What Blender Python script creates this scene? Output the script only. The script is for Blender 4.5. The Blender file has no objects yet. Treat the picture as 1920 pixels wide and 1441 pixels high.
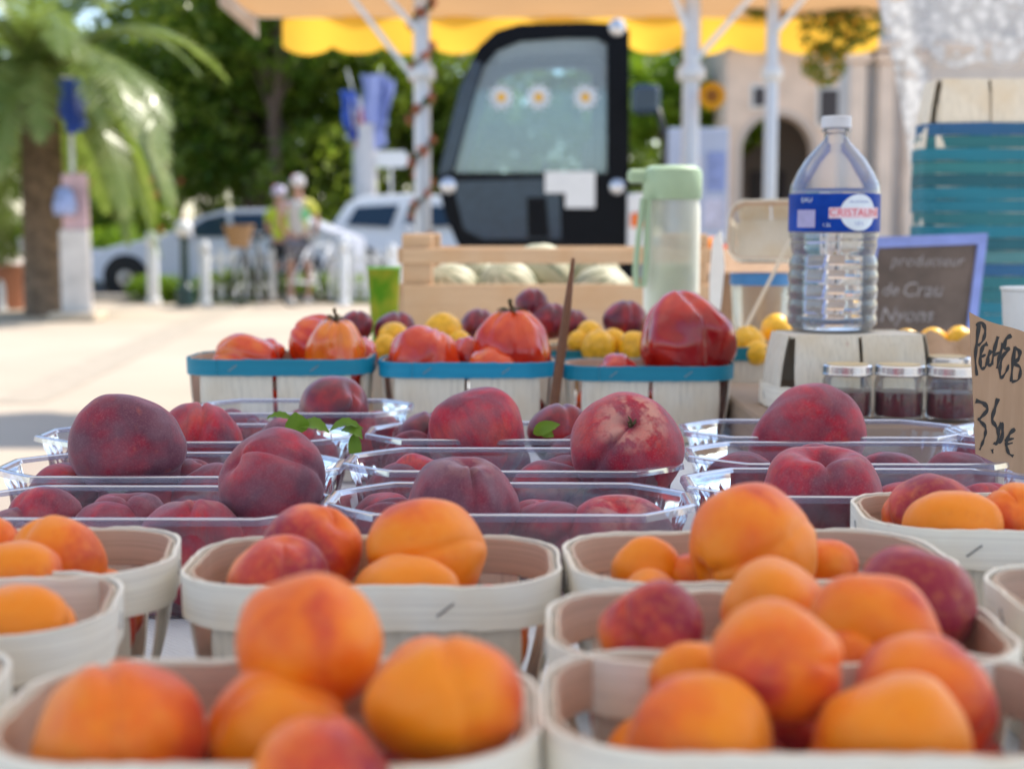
import bpy, math, random
from mathutils import Vector, Matrix, noise
R = math.radians
sc = bpy.context.scene
COL = sc.collection
# ------------------------------------------------------------------ camera
CZ = 1.05; FPX = 2667.0; PITCH = math.atan((720.5-430)/FPX)
cd = bpy.data.cameras.new('camera'); cam = bpy.data.objects.new('camera', cd); COL.objects.link(cam)
cam.location = (0, 0, CZ); cam.rotation_euler = (math.pi/2-PITCH, 0, 0)
cd.sensor_width = 36; cd.lens = 50.0; cd.clip_start = .05; cd.clip_end = 400
cd.dof.use_dof = True; cd.dof.focus_distance = 1.12; cd.dof.aperture_fstop = 5.9
sc.camera = cam
# ------------------------------------------------------------------ light
SUN_EL, SUN_AZ = 50, 50          # azimuth measured from +Y towards +X: behind the scene, right
w = bpy.data.worlds.new('World'); sc.world = w; w.use_nodes = True
nt = w.node_tree; bg = nt.nodes['Background']
sky = nt.nodes.new('ShaderNodeTexSky'); sky.sky_type = 'NISHITA'; sky.sun_disc = False
sky.sun_elevation = R(SUN_EL); sky.sun_rotation = R(SUN_AZ)
nt.links.new(sky.outputs[0], bg.inputs[0]); bg.inputs[1].default_value = .15
sl = bpy.data.lights.new('sun', 'SUN'); sl.energy = 3.5; sl.angle = R(.5); sl.color = (1, .93, .82)
so = bpy.data.objects.new('sun', sl); COL.objects.link(so)
sd = Vector((math.sin(R(SUN_AZ))*math.cos(R(SUN_EL)), math.cos(R(SUN_AZ))*math.cos(R(SUN_EL)), math.sin(R(SUN_EL))))
so.rotation_euler = sd.to_track_quat('Z', 'Y').to_euler(); so.location = sd*20
sc.view_settings.view_transform = 'Standard'; sc.view_settings.look = 'None'
sc.view_settings.exposure = .98; sc.view_settings.gamma = 1
rnd = random.Random(7)
# ------------------------------------------------------------------ helpers
def Wp(px, py, D):
    """world point seen at photo position (px,py) at distance D along Y"""
    u = (px-960)/FPX; v = (720.5-py)/FPX
    d = Vector((u, math.cos(PITCH)+math.sin(PITCH)*v, -math.sin(PITCH)+math.cos(PITCH)*v))
    d *= D/d.y
    return Vector((d.x, D, CZ+d.z))
def tag(o, label=None, cat=None, group=None, kind=None):
    if label: o['label'] = label
    if cat: o['category'] = cat
    if group: o['group'] = group
    if kind: o['kind'] = kind
    return o
def empty(name, loc, rz=0, label=None, cat=None, group=None):
    o = bpy.data.objects.new(name, None); COL.objects.link(o); o.location = loc; o.rotation_euler = (0, 0, rz)
    o.empty_display_size = .05
    return tag(o, label, cat, group)
def copy_tree(o, parent=None):
    c = o.copy(); COL.objects.link(c); c.parent = parent
    for ch in list(o.children): copy_tree(ch, c)
    return c
class MB:
    def __init__(s): s.v = []; s.f = []
    def add(s, vs, fs, M=None):
        n = len(s.v)
        s.v += [tuple(M @ Vector(p)) if M is not None else tuple(p) for p in vs]
        s.f += [tuple(i+n for i in f) for f in fs]
    def box(s, c, d, rot=None, bev=0):
        x, y, z = [k/2 for k in d]
        b = min(bev, x*.9, y*.9, z*.9)
        M = Matrix.Translation(c) @ (rot.to_4x4() if rot is not None else Matrix())
        if b <= 0:
            vs = [(i*x, j*y, k*z) for i in (-1, 1) for j in (-1, 1) for k in (-1, 1)]
            s.add(vs, [(0,1,3,2),(4,6,7,5),(0,4,5,1),(2,3,7,6),(0,2,6,4),(1,5,7,3)], M); return
        vs = []; idx = {}
        for i in (-1, 1):
            for j in (-1, 1):
                for k in (-1, 1):
                    for a in range(3):
                        p = [i*(x-b), j*(y-b), k*(z-b)]
                        p[a] = (i*x, j*y, k*z)[a]
                        idx[i, j, k, a] = len(vs); vs.append(p)
        F = []
        for a in range(3):
            o1, o2 = [q for q in range(3) if q != a]
            for sg in (-1, 1):
                q = []
                for (m, n) in ((-1,-1),(1,-1),(1,1),(-1,1)):
                    t = [0,0,0]; t[a] = sg; t[o1] = m; t[o2] = n; q.append(idx[t[0],t[1],t[2],a])
                F.append(q)
        for a in range(3):
            o1, o2 = [q for q in range(3) if q != a]
            for m in (-1, 1):
                for n in (-1, 1):
                    t = [0,0,0]; t[o1] = m; t[o2] = n
                    t1 = list(t); t1[a] = -1; t2 = list(t); t2[a] = 1
                    F.append([idx[(*t1, o1)], idx[(*t2, o1)], idx[(*t2, o2)], idx[(*t1, o2)]])
        for i in (-1, 1):
            for j in (-1, 1):
                for k in (-1, 1): F.append([idx[i,j,k,a] for a in range(3)])
        s.add(vs, F, M)
    def bar(s, a, b, wd, dp=None):
        a = Vector(a); b = Vector(b); d = b-a
        s.box((a+b)/2, (wd, dp or wd, d.length), d.to_track_quat('Z', 'Y').to_matrix(), min(wd, dp or wd)*.12)
    def tube(s, pts, rad, n=10, caps=True):
        pts = [Vector(p) for p in pts]
        if not hasattr(rad, '__len__'): rad = [rad]*len(pts)
        up = Vector((0, 0, 1)); vs = []; fs = []
        prev = None
        for i, p in enumerate(pts):
            t = (pts[min(i+1, len(pts)-1)]-pts[max(i-1, 0)]).normalized()
            if prev is None:
                a = t.cross(up if abs(t.z) < .9 else Vector((1, 0, 0))).normalized()
            else:
                a = (prev-t*prev.dot(t)).normalized()
            prev = a; b = t.cross(a)
            for k in range(n):
                q = 2*math.pi*k/n
                vs.append(p+(a*math.cos(q)+b*math.sin(q))*rad[i])
        for i in range(len(pts)-1):
            for k in range(n):
                fs.append((i*n+k, i*n+(k+1) % n, (i+1)*n+(k+1) % n, (i+1)*n+k))
        if caps: fs += [tuple(range(n))[::-1], tuple(range((len(pts)-1)*n, len(pts)*n))]
        s.add(vs, fs)
    def lathe(s, prof, n=32, c=(0, 0, 0), M=None):
        vs = []; fs = []; m = len(prof)
        for (r, z) in prof:
            for k in range(n):
                q = 2*math.pi*k/n; vs.append((c[0]+r*math.cos(q), c[1]+r*math.sin(q), c[2]+z))
        for i in range(m-1):
            for k in range(n): fs.append((i*n+k, i*n+(k+1) % n, (i+1)*n+(k+1) % n, (i+1)*n+k))
        if prof[0][0] > 1e-5: fs.append(tuple(range(n))[::-1])
        if prof[-1][0] > 1e-5: fs.append(tuple(range((m-1)*n, m*n)))
        s.add(vs, fs, M)
    def prism(s, poly, y0, y1, M=None):
        """poly in x,z extruded along y"""
        n = len(poly); vs = [(x, y0, z) for x, z in poly]+[(x, y1, z) for x, z in poly]
        s.add(vs, [tuple(range(n)), tuple(range(n, 2*n))[::-1]]+[(i, n+i, n+(i+1) % n, (i+1) % n) for i in range(n)], M)
    def ring(s, outer, inner, y0, y1):
        n = len(outer)
        vs = [(x, y0, z) for x, z in outer]+[(x, y0, z) for x, z in inner]+[(x, y1, z) for x, z in outer]+[(x, y1, z) for x, z in inner]
        fs = []
        for i in range(n):
            j = (i+1) % n
            fs += [(i, j, n+j, n+i), (2*n+i, 3*n+i, 3*n+j, 2*n+j), (i, 2*n+i, 2*n+j, j), (n+i, n+j, 3*n+j, 3*n+i)]
        s.add(vs, fs)
    def ellip(s, c, r, nu=20, nv=12, M=None, ns=0, amp=0):
        vs = []; fs = []
        for i in range(nv+1):
            th = math.pi*i/nv
            for k in range(nu):
                ph = 2*math.pi*k/nu
                d = Vector((math.sin(th)*math.cos(ph), math.sin(th)*math.sin(ph), math.cos(th)))
                q = 1+(amp*noise.noise(d*ns+Vector(c)*7) if amp else 0)
                vs.append((c[0]+d.x*r[0]*q, c[1]+d.y*r[1]*q, c[2]+d.z*r[2]*q))
        for i in range(nv):
            for k in range(nu): fs.append((i*nu+k, (i+1)*nu+k, (i+1)*nu+(k+1) % nu, i*nu+(k+1) % nu))
        s.add(vs, fs, M)
    def mesh(s, name, mat, smooth=True):
        me = bpy.data.meshes.new(name); me.from_pydata(s.v, [], s.f)
        if smooth:
            me.polygons.foreach_set('use_smooth', [True]*len(me.polygons))
        me.materials.append(mat); me.update()
        return me
    def build(s, name, mat, parent=None, smooth=False, loc=None):
        me = s.mesh(name, mat, smooth)
        if smooth == 'auto':
            me.polygons.foreach_set('use_smooth', [True]*len(me.polygons))
            me.set_sharp_from_angle(angle=R(35))
        o = bpy.data.objects.new(name, me); COL.objects.link(o)
        if parent: o.parent = parent
        if loc is not None: o.location = loc
        return o
# ------------------------------------------------------------------ materials
MATS = {}
class NB:
    def __init__(s, name):
        m = bpy.data.materials.new(name); m.use_nodes = True; s.m = m; s.t = m.node_tree
        s.p = s.t.nodes['Principled BSDF']; s.out = s.t.nodes['Material Output']
    def n(s, typ, ins=None, **kw):
        x = s.t.nodes.new(typ)
        for k, v in kw.items(): setattr(x, k, v)
        for k, v in (ins or {}).items(): s.set(x.inputs[k], v)
        return x
    def set(s, sock, v):
        if isinstance(v, bpy.types.NodeSocket): s.t.links.new(v, sock)
        else:
            if hasattr(sock.default_value, '__len__') and hasattr(v, '__len__') and len(v) == 3 and len(sock.default_value) == 4: v = (*v, 1)
            sock.default_value = v
    def P(s, **kw):
        for k, v in kw.items(): s.set(s.p.inputs[k.replace('_', ' ')], v)
    def coord(s, which='Object', scale=(1, 1, 1)):
        c = s.n('ShaderNodeTexCoord')
        mp = s.n('ShaderNodeMapping', {'Vector': c.outputs[which], 'Scale': scale})
        return mp.outputs[0]
    def noise(s, vec, scale, detail=4, rough=.55, out=0, dist=0):
        return s.n('ShaderNodeTexNoise', {'Vector': vec, 'Scale': scale, 'Detail': detail, 'Roughness': rough, 'Distortion': dist}).outputs[out]
    def ramp(s, fac, stops):
        r = s.n('ShaderNodeValToRGB', {'Fac': fac}); e = r.color_ramp.elements
        while len(e) < len(stops): e.new(.5)
        for i, (p, c) in enumerate(stops):
            e[i].position = p; e[i].color = (*c, 1) if len(c) == 3 else c
        return r.outputs[0]
    def mix(s, f, a, b, mode='MIX'):
        x = s.n('ShaderNodeMix', data_type='RGBA', blend_type=mode)
        s.set(x.inputs[0], f); s.set(x.inputs[6], a); s.set(x.inputs[7], b); return x.outputs[2]
    def math(s, op, a, b=0, c=0):
        x = s.n('ShaderNodeMath', operation=op); s.set(x.inputs[0], a); s.set(x.inputs[1], b); s.set(x.inputs[2], c); return x.outputs[0]
    def maprange(s, v, a, b, c=0, d=1):
        return s.n('ShaderNodeMapRange', {0: v, 1: a, 2: b, 3: c, 4: d}).outputs[0]
    def bump(s, h, strength=.3, dist=.002):
        b = s.n('ShaderNodeBump', {'Height': h, 'Strength': strength, 'Distance': dist}); s.P(Normal=b.outputs[0])
def plain(name, col, rough=.5, metal=0, var=.12, sc_=30, bump=0, **kw):
    if name in MATS: return MATS[name]
    b = NB(name); v = b.coord()
    n = b.noise(v, sc_, 4)
    c = b.mix(b.maprange(n, .3, .7), [k*(1-var) for k in col], [min(1, k*(1+var)) for k in col])
    b.P(Base_Color=c, Roughness=rough, Metallic=metal, **kw)
    if bump: b.bump(n, bump, .002)
    MATS[name] = b.m; return b.m
def m_wood(name, col, vertical, inner=False):
    b = NB(name)
    s = (300, 300, 5) if vertical else (7, 7, 620)
    v = b.coord('Object', s); oi = b.n('ShaderNodeObjectInfo')
    v2 = b.n('ShaderNodeVectorMath', {0: v, 1: b.n('ShaderNodeCombineXYZ', {0: b.math('MULTIPLY', oi.outputs['Random'], 40)}).outputs[0]}).outputs[0]
    g = b.noise(v2, 1.0, 5, .6); big = b.noise(b.coord(), 14, 3)
    c = b.ramp(g, [(.28, [k*.76 for k in col]), (.48, col), (.75, [min(.95, k*1.12) for k in col])])
    c = b.mix(b.maprange(big, .45, .75), c, [col[0]*.95, col[1]*.86, col[2]*.74])
    c = b.mix(b.math('MULTIPLY', oi.outputs['Random'], .2), c, [col[0]*.86, col[1]*.8, col[2]*.72])
    st = b.noise(b.coord(), 55, 2)
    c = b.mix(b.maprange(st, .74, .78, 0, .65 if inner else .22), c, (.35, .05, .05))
    b.P(Base_Color=c, Roughness=.75); b.bump(g, .18, .0006)
    return b.m
M_band = m_wood('pale_veneer_band', (.87, .81, .70), False)
M_panel = m_wood('pale_veneer_panel', (.72, .66, .56), True)
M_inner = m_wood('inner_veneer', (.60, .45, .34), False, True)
M_crate = m_wood('crate_wood', (.55, .36, .22), False)
M_board = m_wood('board_wood', (.33, .24, .17), False)
def m_blue(name, a, d):
    b = NB(name); v = b.coord('Object', (6, 6, 120)); oi = b.n('ShaderNodeObjectInfo')
    g = b.noise(v, 1, 4); big = b.noise(b.coord(), 25, 3)
    c = b.mix(b.maprange(g, .3, .7), a, d)
    c = b.mix(oi.outputs['Random'], c, (.0, .16, .20))
    c = b.mix(b.maprange(big, .68, .8, 0, .45), c, (.25, .55, .6))
    b.P(Base_Color=c, Roughness=.55); b.bump(g, .3, .001); return b.m
M_blue = m_blue('blue_stained_band', (.0, .20, .36), (.0, .29, .48))
def m_stackblue():
    b = NB('stack_band'); oi = b.n('ShaderNodeObjectInfo'); v = b.coord('Object', (6, 6, 120)); g = b.noise(v, 1, 4)
    c = b.ramp(oi.outputs['Random'], [(0, (.0, .08, .11)), (.2, (.01, .14, .16)), (.42, (.0, .17, .25)), (.6, (.01, .08, .24)), (.75, (.02, .19, .20)), (.93, (.08, .22, .23))])
    b.t.nodes[-1].color_ramp.interpolation = 'CONSTANT'
    c = b.mix(b.maprange(g, .3, .7, 0, .5), c, (.0, .10, .14)); b.P(Base_Color=c, Roughness=.5); return b.m
M_stack = m_stackblue()
M_staple = plain('staple_steel', (.33, .33, .34), .35, 1, sc_=200)
def m_peach():
    b = NB('peach_skin'); oi = b.n('ShaderNodeObjectInfo'); sep = b.n('ShaderNodeSeparateColor', {0: oi.outputs['Color']})
    off = b.n('ShaderNodeCombineXYZ', {0: b.math('MULTIPLY', oi.outputs['Random'], 37), 1: b.math('MULTIPLY', oi.outputs['Random'], 91)}).outputs[0]
    v = b.n('ShaderNodeVectorMath', {0: b.coord(), 1: off}).outputs[0]
    n1 = b.noise(v, 1.0, 2, .5, 0, .4); n2 = b.noise(v, 3.2, 5, .6); n3 = b.noise(v, 42, 3, .7)
    dusk = (.150, .045, .075); red = (.52, .012, .035); warm = (.52, .10, .055); pale = (.74, .40, .30)
    f = b.math('ADD', b.math('MULTIPLY', b.math('SUBTRACT', n1, .5), 2.2), sep.outputs[0])   # R: how red
    c = b.ramp(f, [(.12, dusk), (.44, (.30, .024, .050)), (.68, red), (1.0, (.56, .07, .06))])
    str_ = b.noise(b.n('ShaderNodeVectorMath', {0: b.coord('Object', (5, 5, .9)), 1: off}).outputs[0], 1.6, 5, .65)
    c = b.mix(b.maprange(str_, .42, .70, .0, .55), c, (.13, .035, .06)); c = b.mix(b.maprange(n2, .60, .80, 0, sep.outputs[1]), c, warm)                           # G: warm mottling
    blo = b.noise(b.n('ShaderNodeVectorMath', {0: v, 1: (11, 5, 3)}).outputs[0], 1.3, 4, .6); c = b.mix(b.maprange(blo, .42, .64, .0, .42), c, (.27, .150, .185))
    z = b.n('ShaderNodeSeparateXYZ', {0: b.coord()}).outputs[2]
    ang = b.noise(b.coord('Object', (3.5, 3.5, .3)), 1.2, 2)
    cav = b.math('MULTIPLY', b.maprange(z, .70, .90, 0, .9), b.maprange(ang, .42, .56, .0, 1))
    c = b.mix(b.math('MULTIPLY', cav, b.maprange(sep.outputs[2], 0, 1, 0, .9)), c, pale)       # B: pale star round stem
    sp = b.noise(v, 26, 3, .9)
    c = b.mix(b.maprange(sp, .52, .74, 0, .38), c, (.42, .22, .22)); c = b.mix(b.maprange(sp, .30, .46, .22, 0), c, (.07, .012, .02))
    b.P(Base_Color=c, Roughness=.62, Sheen_Weight=.42, Sheen_Roughness=.30, Sheen_Tint=(.92, .84, .95), Subsurface_Weight=.0)
    b.p.inputs['Specular IOR Level'].default_value = .28
    h = b.math('ADD', b.math('MULTIPLY', n3, .6), b.math('MULTIPLY', b.noise(v, 160, 2, .8), .5))
    b.bump(h, .25, .004); return b.m
M_peach = m_peach()
def m_nect():
    b = NB('nectarine_skin'); oi = b.n('ShaderNodeObjectInfo')
    off = b.n('ShaderNodeCombineXYZ', {0: b.math('MULTIPLY', oi.outputs['Random'], 37)}).outputs[0]
    v = b.n('ShaderNodeVectorMath', {0: b.coord(), 1: off}).outputs[0]
    c = b.ramp(b.noise(v, 1.3, 4), [(.3, (.06, .006, .02)), (.5, (.16, .008, .025)), (.68, (.36, .012, .02)), (.85, (.5, .07, .03))])
    c = b.mix(b.maprange(b.noise(v, 30, 2), .7, .8, 0, .5), c, (.5, .2, .1))
    b.P(Base_Color=c, Roughness=.34, Sheen_Weight=.15); return b.m
M_nect = m_nect()
def m_apricot():
    b = NB('apricot_skin'); oi = b.n('ShaderNodeObjectInfo'); sep = b.n('ShaderNodeSeparateColor', {0: oi.outputs['Color']})
    off = b.n('ShaderNodeCombineXYZ', {0: b.math('MULTIPLY', oi.outputs['Random'], 57), 2: b.math('MULTIPLY', oi.outputs['Random'], 23)}).outputs[0]
    v = b.n('ShaderNodeVectorMath', {0: b.coord(), 1: off}).outputs[0]
    n1 = b.noise(v, .9, 3, .5, 0, .4); n2 = b.noise(v, 6, 4)
    x = b.n('ShaderNodeSeparateXYZ', {0: b.coord()}).outputs[1]      # blush side of the fruit: its own +y
    f = b.math('ADD', b.math('ADD', b.math('MULTIPLY', x, .30), b.math('MULTIPLY', b.math('SUBTRACT', n1, .5), 1.1)), sep.outputs[0])
    c = b.ramp(f, [(.25, (.92, .255, .006)), (.5, (.86, .165, .010)), (.74, (.60, .055, .028)), (1.0, (.28, .012, .035))])
    c = b.mix(b.maprange(n2, .45, .8, 0, .25), c, (.92, .36, .06))
    sp = b.noise(v, 13, 3, .7)
    c = b.mix(b.maprange(sp, .68, .76, 0, .6), c, (.30, .06, .025))
    vo = b.n('ShaderNodeTexVoronoi', {'Vector': v, 'Scale': 11.}); c = b.mix(b.math('MULTIPLY', b.maprange(vo.outputs['Distance'], .10, .05, 0, .6), b.maprange(n1, .5, .62)), c, (.22, .03, .02))
    c = b.mix(b.maprange(b.noise(v, 3.1, 5, .65), .58, .74, 0, .35), c, (.70, .13, .03))
    b.P(Base_Color=c, Roughness=.46, Sheen_Weight=.22, Sheen_Roughness=.35, Sheen_Tint=(1, .82, .74), Subsurface_Weight=.12, Subsurface_Scale=.01)
    b.p.inputs['Subsurface Radius'].default_value = (1, .4, .1); b.p.inputs['Specular IOR Level'].default_value = .35
    b.bump(b.math('ADD', b.noise(v, 26, 3, .6), b.math('MULTIPLY', b.noise(v, 90, 2), .2)), .12, .006); return b.m
M_apr = m_apricot()
def m_tomato():
    b = NB('tomato_skin'); oi = b.n('ShaderNodeObjectInfo'); sep = b.n('ShaderNodeSeparateColor', {0: oi.outputs['Color']})
    v = b.coord(); z = b.n('ShaderNodeSeparateXYZ', {0: v}).outputs[2]
    f = b.math('ADD', b.math('ADD', b.math('MULTIPLY', z, -.22), b.math('MULTIPLY', b.math('SUBTRACT', b.noise(v, 1.6, 4), .5), .9)), sep.outputs[0])
    c = b.ramp(f, [(.1, (.78, .20, .012)), (.4, (.70, .065, .008)), (.65, (.50, .016, .006)), (.9, (.27, .003, .005))])
    b.P(Base_Color=c, Roughness=.18, Coat_Weight=.35, Coat_Roughness=.06, Subsurface_Weight=.06, Subsurface_Scale=.01); return b.m
M_tom = m_tomato()
M_yel = plain('yellow_fruit', (.82, .44, .015), .4, var=.2, sc_=3)
M_stem = plain('dry_stem', (.12, .09, .04), .8, sc_=300, bump=.5)
def m_leaf(name, a, b_, tr=.45, rough=.5):
    b = NB(name); g = b.n('ShaderNodeNewGeometry')
    cl = b.noise(b.coord(), 1.1, 3); c = b.mix(b.math('MULTIPLY', g.outputs['Random Per Island'], b.maprange(cl, .38, .62, .15, 1)), a, b_)  # clump noise puts a crown's lit masses and dark gaps into the leaf colour
    b.P(Base_Color=c, Roughness=rough); b.p.inputs['Specular IOR Level'].default_value = .35
    tl = b.n('ShaderNodeBsdfTranslucent', {0: b.mix(.5, c, (.30, .42, .02), 'MIX')})
    mx = b.n('ShaderNodeMixShader', {0: tr, 1: b.p.outputs[0], 2: tl.outputs[0]}); b.t.links.new(mx.outputs[0], b.out.inputs[0]); return b.m
def m_clear(name, tint=(.93, .93, .97), haze=(.6, .6, .78), h=.10, refl=.9, blend=.3, rough=.04):
    b = NB(name)
    tr = b.n('ShaderNodeBsdfTransparent', {0: tint}); gl = b.n('ShaderNodeBsdfGlossy', {'Color': (1, 1, 1), 'Roughness': rough})
    df = b.n('ShaderNodeBsdfDiffuse', {0: haze})
    lw = b.n('ShaderNodeLayerWeight', {'Blend': blend}); fr = b.n('ShaderNodeFresnel', {'IOR': 1.5})
    m1 = b.n('ShaderNodeMixShader', {0: b.math('MULTIPLY', b.math('ADD', h*.5, b.math('MULTIPLY', lw.outputs['Facing'], h*2)), 1.0), 1: tr.outputs[0], 2: df.outputs[0]})
    m2 = b.n('ShaderNodeMixShader', {0: b.math('MULTIPLY', fr.outputs[0], refl), 1: m1.outputs[0], 2: gl.outputs[0]})
    b.t.links.new(m2.outputs[0], b.out.inputs[0]); b.t.nodes.remove(b.p); return b.m
M_clear = m_clear('clear_plastic_wall', (.925, .925, .95), (.50, .50, .57), h=.14, refl=1.1, rough=.08)
M_rim = m_clear('clear_plastic_rim', (.85, .86, .92), (.56, .57, .70), h=.20, refl=.42, rough=.09)
M_pet = m_clear('bottle_plastic', (.985, .985, .99), (.85, .86, .88), h=.20, refl=1.0)
M_glass = m_clear('jar_glass', (.95, .97, .97), (.8, .82, .84), h=.05, refl=.7)
def m_water():
    b = NB('water'); b.P(Base_Color=(.97, .99, 1), Roughness=.0, IOR=1.33, Transmission_Weight=1.0); return b.m
M_water = m_water()
def m_fabric(name, col, tr=.4, tcol=None, stripes=None):
    b = NB(name); n = b.noise(b.coord(), 60, 3)
    c = b.mix(b.maprange(n, .3, .7), [k*.93 for k in col], [min(1, k*1.05) for k in col])
    b.P(Base_Color=c, Roughness=.9)
    tl = b.n('ShaderNodeBsdfTranslucent', {0: tcol or col})
    mx = b.n('ShaderNodeMixShader', {0: tr, 1: b.p.outputs[0], 2: tl.outputs[0]}); b.t.links.new(mx.outputs[0], b.out.inputs[0]); return b.m
M_white = plain('white_paint', (.78, .78, .77), .45, var=.04)
M_black = plain('black_rubber', (.012, .012, .014), .45, sc_=40)
M_green = m_leaf('fresh_leaf', (.10, .22, .02), (.22, .36, .04), .35)
# ------------------------------------------------------------------ fruit meshes
def fruit_mesh(name, mat, seed, cleft=.13, cw=.17, stem=.17, sw=.30, tip=.0, lump=.05, nu=112, nv=72, ribs=0, ribd=0, cone=0):
    rg = random.Random(seed); off = Vector((rg.uniform(0, 99), rg.uniform(0, 99), rg.uniform(0, 99)))
    vs = []; fs = []; rph = [rg.uniform(-.25, .25) for _ in range(12)]; rdp = [rg.uniform(.5, 1.3) for _ in range(12)]
    for i in range(nv+1):
        th = math.pi*i/nv
        for k in range(nu):
            ph = 2*math.pi*k/nu; p = ph if ph < math.pi else ph-2*math.pi
            d = Vector((math.sin(th)*math.cos(ph), math.sin(th)*math.sin(ph), math.cos(th)))
            r = 1+lump*noise.noise(d*1.1+off)*1.6+lump*.25*noise.noise(d*3+off)
            s = math.sin(th)
            pw = p+.10*math.sin(th*2.2+seed)
            if cleft:
                fade = max(0., min(1., (math.pi-th)/1.3))*min(1, s*2.2)
                r -= cleft*math.exp(-(abs(pw)/cw)**1.35)*fade
                r += cleft*.30*math.exp(-((abs(pw)-cw*2.8)/(cw*2.2))**2)*fade
            if ribs:
                q = 0
                for j in range(ribs):
                    a = (ph-2*math.pi*j/ribs-rph[j]+math.pi) % (2*math.pi)-math.pi
                    q += rdp[j]*math.exp(-(a/.21)**2)
                r -= ribd*q*min(1, s*1.6)*(1 if th < 1.8 else max(0, 1-(th-1.8)/1.1))
            r -= stem*math.exp(-(th/sw)**2)+stem*.35*math.exp(-(th/.75)**2)
            r += tip*math.exp(-((math.pi-th)/.28)**2)
            if cone > 0: r *= 1-cone*(1-math.cos(th))*.5*s
            if cone < 0: r *= 1+cone*((1+math.cos(th))*.5)**1.2*s
            vs.append(d*r)
    for i in range(nv):
        for k in range(nu): fs.append((i*nu+k, (i+1)*nu+k, (i+1)*nu+(k+1) % nu, i*nu+(k+1) % nu))
    b = MB(); b.add(vs, fs); return b.mesh(name, mat)
PE = [fruit_mesh('peach', M_peach, s, (.12 if s == 3 else .075)+.012*(s % 3), (.15 if s == 3 else .085)+.015*(s % 2), .40 if s == 3 else .20, .40 if s == 3 else .28, .02, .07) for s in range(1, 6)]
NE = [fruit_mesh('nectarine', M_nect, s+20, .10, .13, .16, .3, .05, .05, 64, 40) for s in range(3)]
AP = [fruit_mesh('apricot', M_apr, s+40, .085 if s != 3 else .06, .13, .13 if s != 3 else .36, .28 if s != 3 else .20, .03, .07) for s in range(5)]
TO = [fruit_mesh('tomato', M_tom, s+60, 0, .1, .16, .3, .12, .08, 96, 60, 5+s, .10, -.24) for s in range(4)]+[fruit_mesh('tomato', M_tom, 77, .05, .1, .07, .3, .10, .10, 128, 80, 4, .08, -.10)]
YE = [fruit_mesh('yellow_plum', M_yel, s+80, .06, .15, .1, .3, .04, .04, 40, 26) for s in range(2)]
def orient(stem, cleft):
    z = Vector(stem).normalized(); x = Vector(cleft); x = (x-z*x.dot(z)).normalized(); y = z.cross(x)
    return Matrix((x, y, z)).transposed().to_euler()
cnt = 0
def fruit(pool, name, cat, px, py, rpx, D, label, stem=None, cleft=None, col=(.5, .5, .5), sc3=(1, 1, 1), group=None, idx=None, loc=None, r=None, kink=1):
    global cnt; cnt += 1
    me = pool[(cnt if idx is None else idx) % len(pool)]
    o = bpy.data.objects.new(name, me); COL.objects.link(o)
    o.location = Wp(px, py, D) if loc is None else loc
    r = rpx*D/FPX if r is None else r
    o.scale = (r*sc3[0], r*sc3[1], r*sc3[2]); o.color = (*col, 1)
    if stem is None:
        o.rotation_euler = (rnd.uniform(0, 6), rnd.uniform(0, 6), rnd.uniform(0, 6))
    else: o.rotation_euler = orient(stem, cleft or (.3, -1, .1))
    return tag(o, label, cat, group)
# ------------------------------------------------------------------ ground and table
TZ = CZ-.26
def m_ground():
    b = NB('pale_paving'); v = b.coord()
    n = b.noise(v, .5, 5); f = b.noise(v, 45, 3)
    c = b.mix(b.maprange(n, .35, .65), (.45, .37, .28), (.54, .445, .34)); c = b.mix(b.maprange(f, .4, .7, 0, .35), c, (.33, .27, .21))
    b.P(Base_Color=c, Roughness=.9); return b.m
g = MB(); g.add([(-150, -60, 0), (150, -60, 0), (150, 240, 0), (-150, 240, 0)], [(0, 1, 2, 3)])
tag(g.build('plaza_ground', m_ground()), kind='structure')
g = MB(); g.add([(-60, 21.1, .004), (60, 21.1, .004), (60, 30, .004), (-60, 30, .004)], [(0, 1, 2, 3)])
tag(g.build('road', plain('asphalt', (.06, .06, .065), .85, sc_=20)), kind='structure')
g = MB(); g.box((0, 20.95, .05), (120, .3, .10), None, .015)
tag(g.build('kerb', plain('kerb_stone', (.42, .38, .33), .85, sc_=8)), kind='structure')
g = MB(); g.add([(-3.2, 8.6, .004), (-2.85, 8.6, .004), (-3.75, 20.7, .004), (-4.2, 20.7, .004)], [(0, 1, 2, 3)])
tag(g.build('paving_strip', plain('light_stone_strip', (.41, .345, .265), .85, sc_=6)), kind='structure')

tab = empty('market_table', (.43, 1.65, 0), 0, 'long trestle table under the white cloth carrying the fruit', 'table')
b = MB(); b.box((0, 0, TZ-.022), (1.74, 2.9, .034), None, .004); b.build('tabletop', M_board, tab)
for sx in (-.7, .7):
    for sy in (-1.25, 1.25):
        b = MB(); b.bar((sx, sy, 0), (sx, sy, TZ-.04), .045); b.build('leg', M_board, tab)
def m_cloth():
    b = NB('embossed_cloth'); v = b.coord()
    w1 = b.n('ShaderNodeTexWave', {'Vector': v, 'Scale': 120., 'Distortion': 1.2}, bands_direction='DIAGONAL')
    w2 = b.n('ShaderNodeTexVoronoi', {'Vector': v, 'Scale': 260.})
    h = b.math('ADD', w1.outputs['Fac'], w2.outputs['Distance'])
    c = b.mix(b.maprange(b.noise(v, 9, 3), .35, .7), (.66, .70, .76), (.80, .82, .85))
    st = b.maprange(b.noise(v, 38, 2), .75, .79, 0, .5)
    b.P(Base_Color=b.mix(st, c, (.5, .08, .06)), Roughness=.8); b.bump(h, .6, .0012); return b.m
b = MB(); vs = []; fs = []; X0, X1, Y0, Y1 = -.46, 1.32, .2, 3.1
nx, ny = 110, 150
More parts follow.
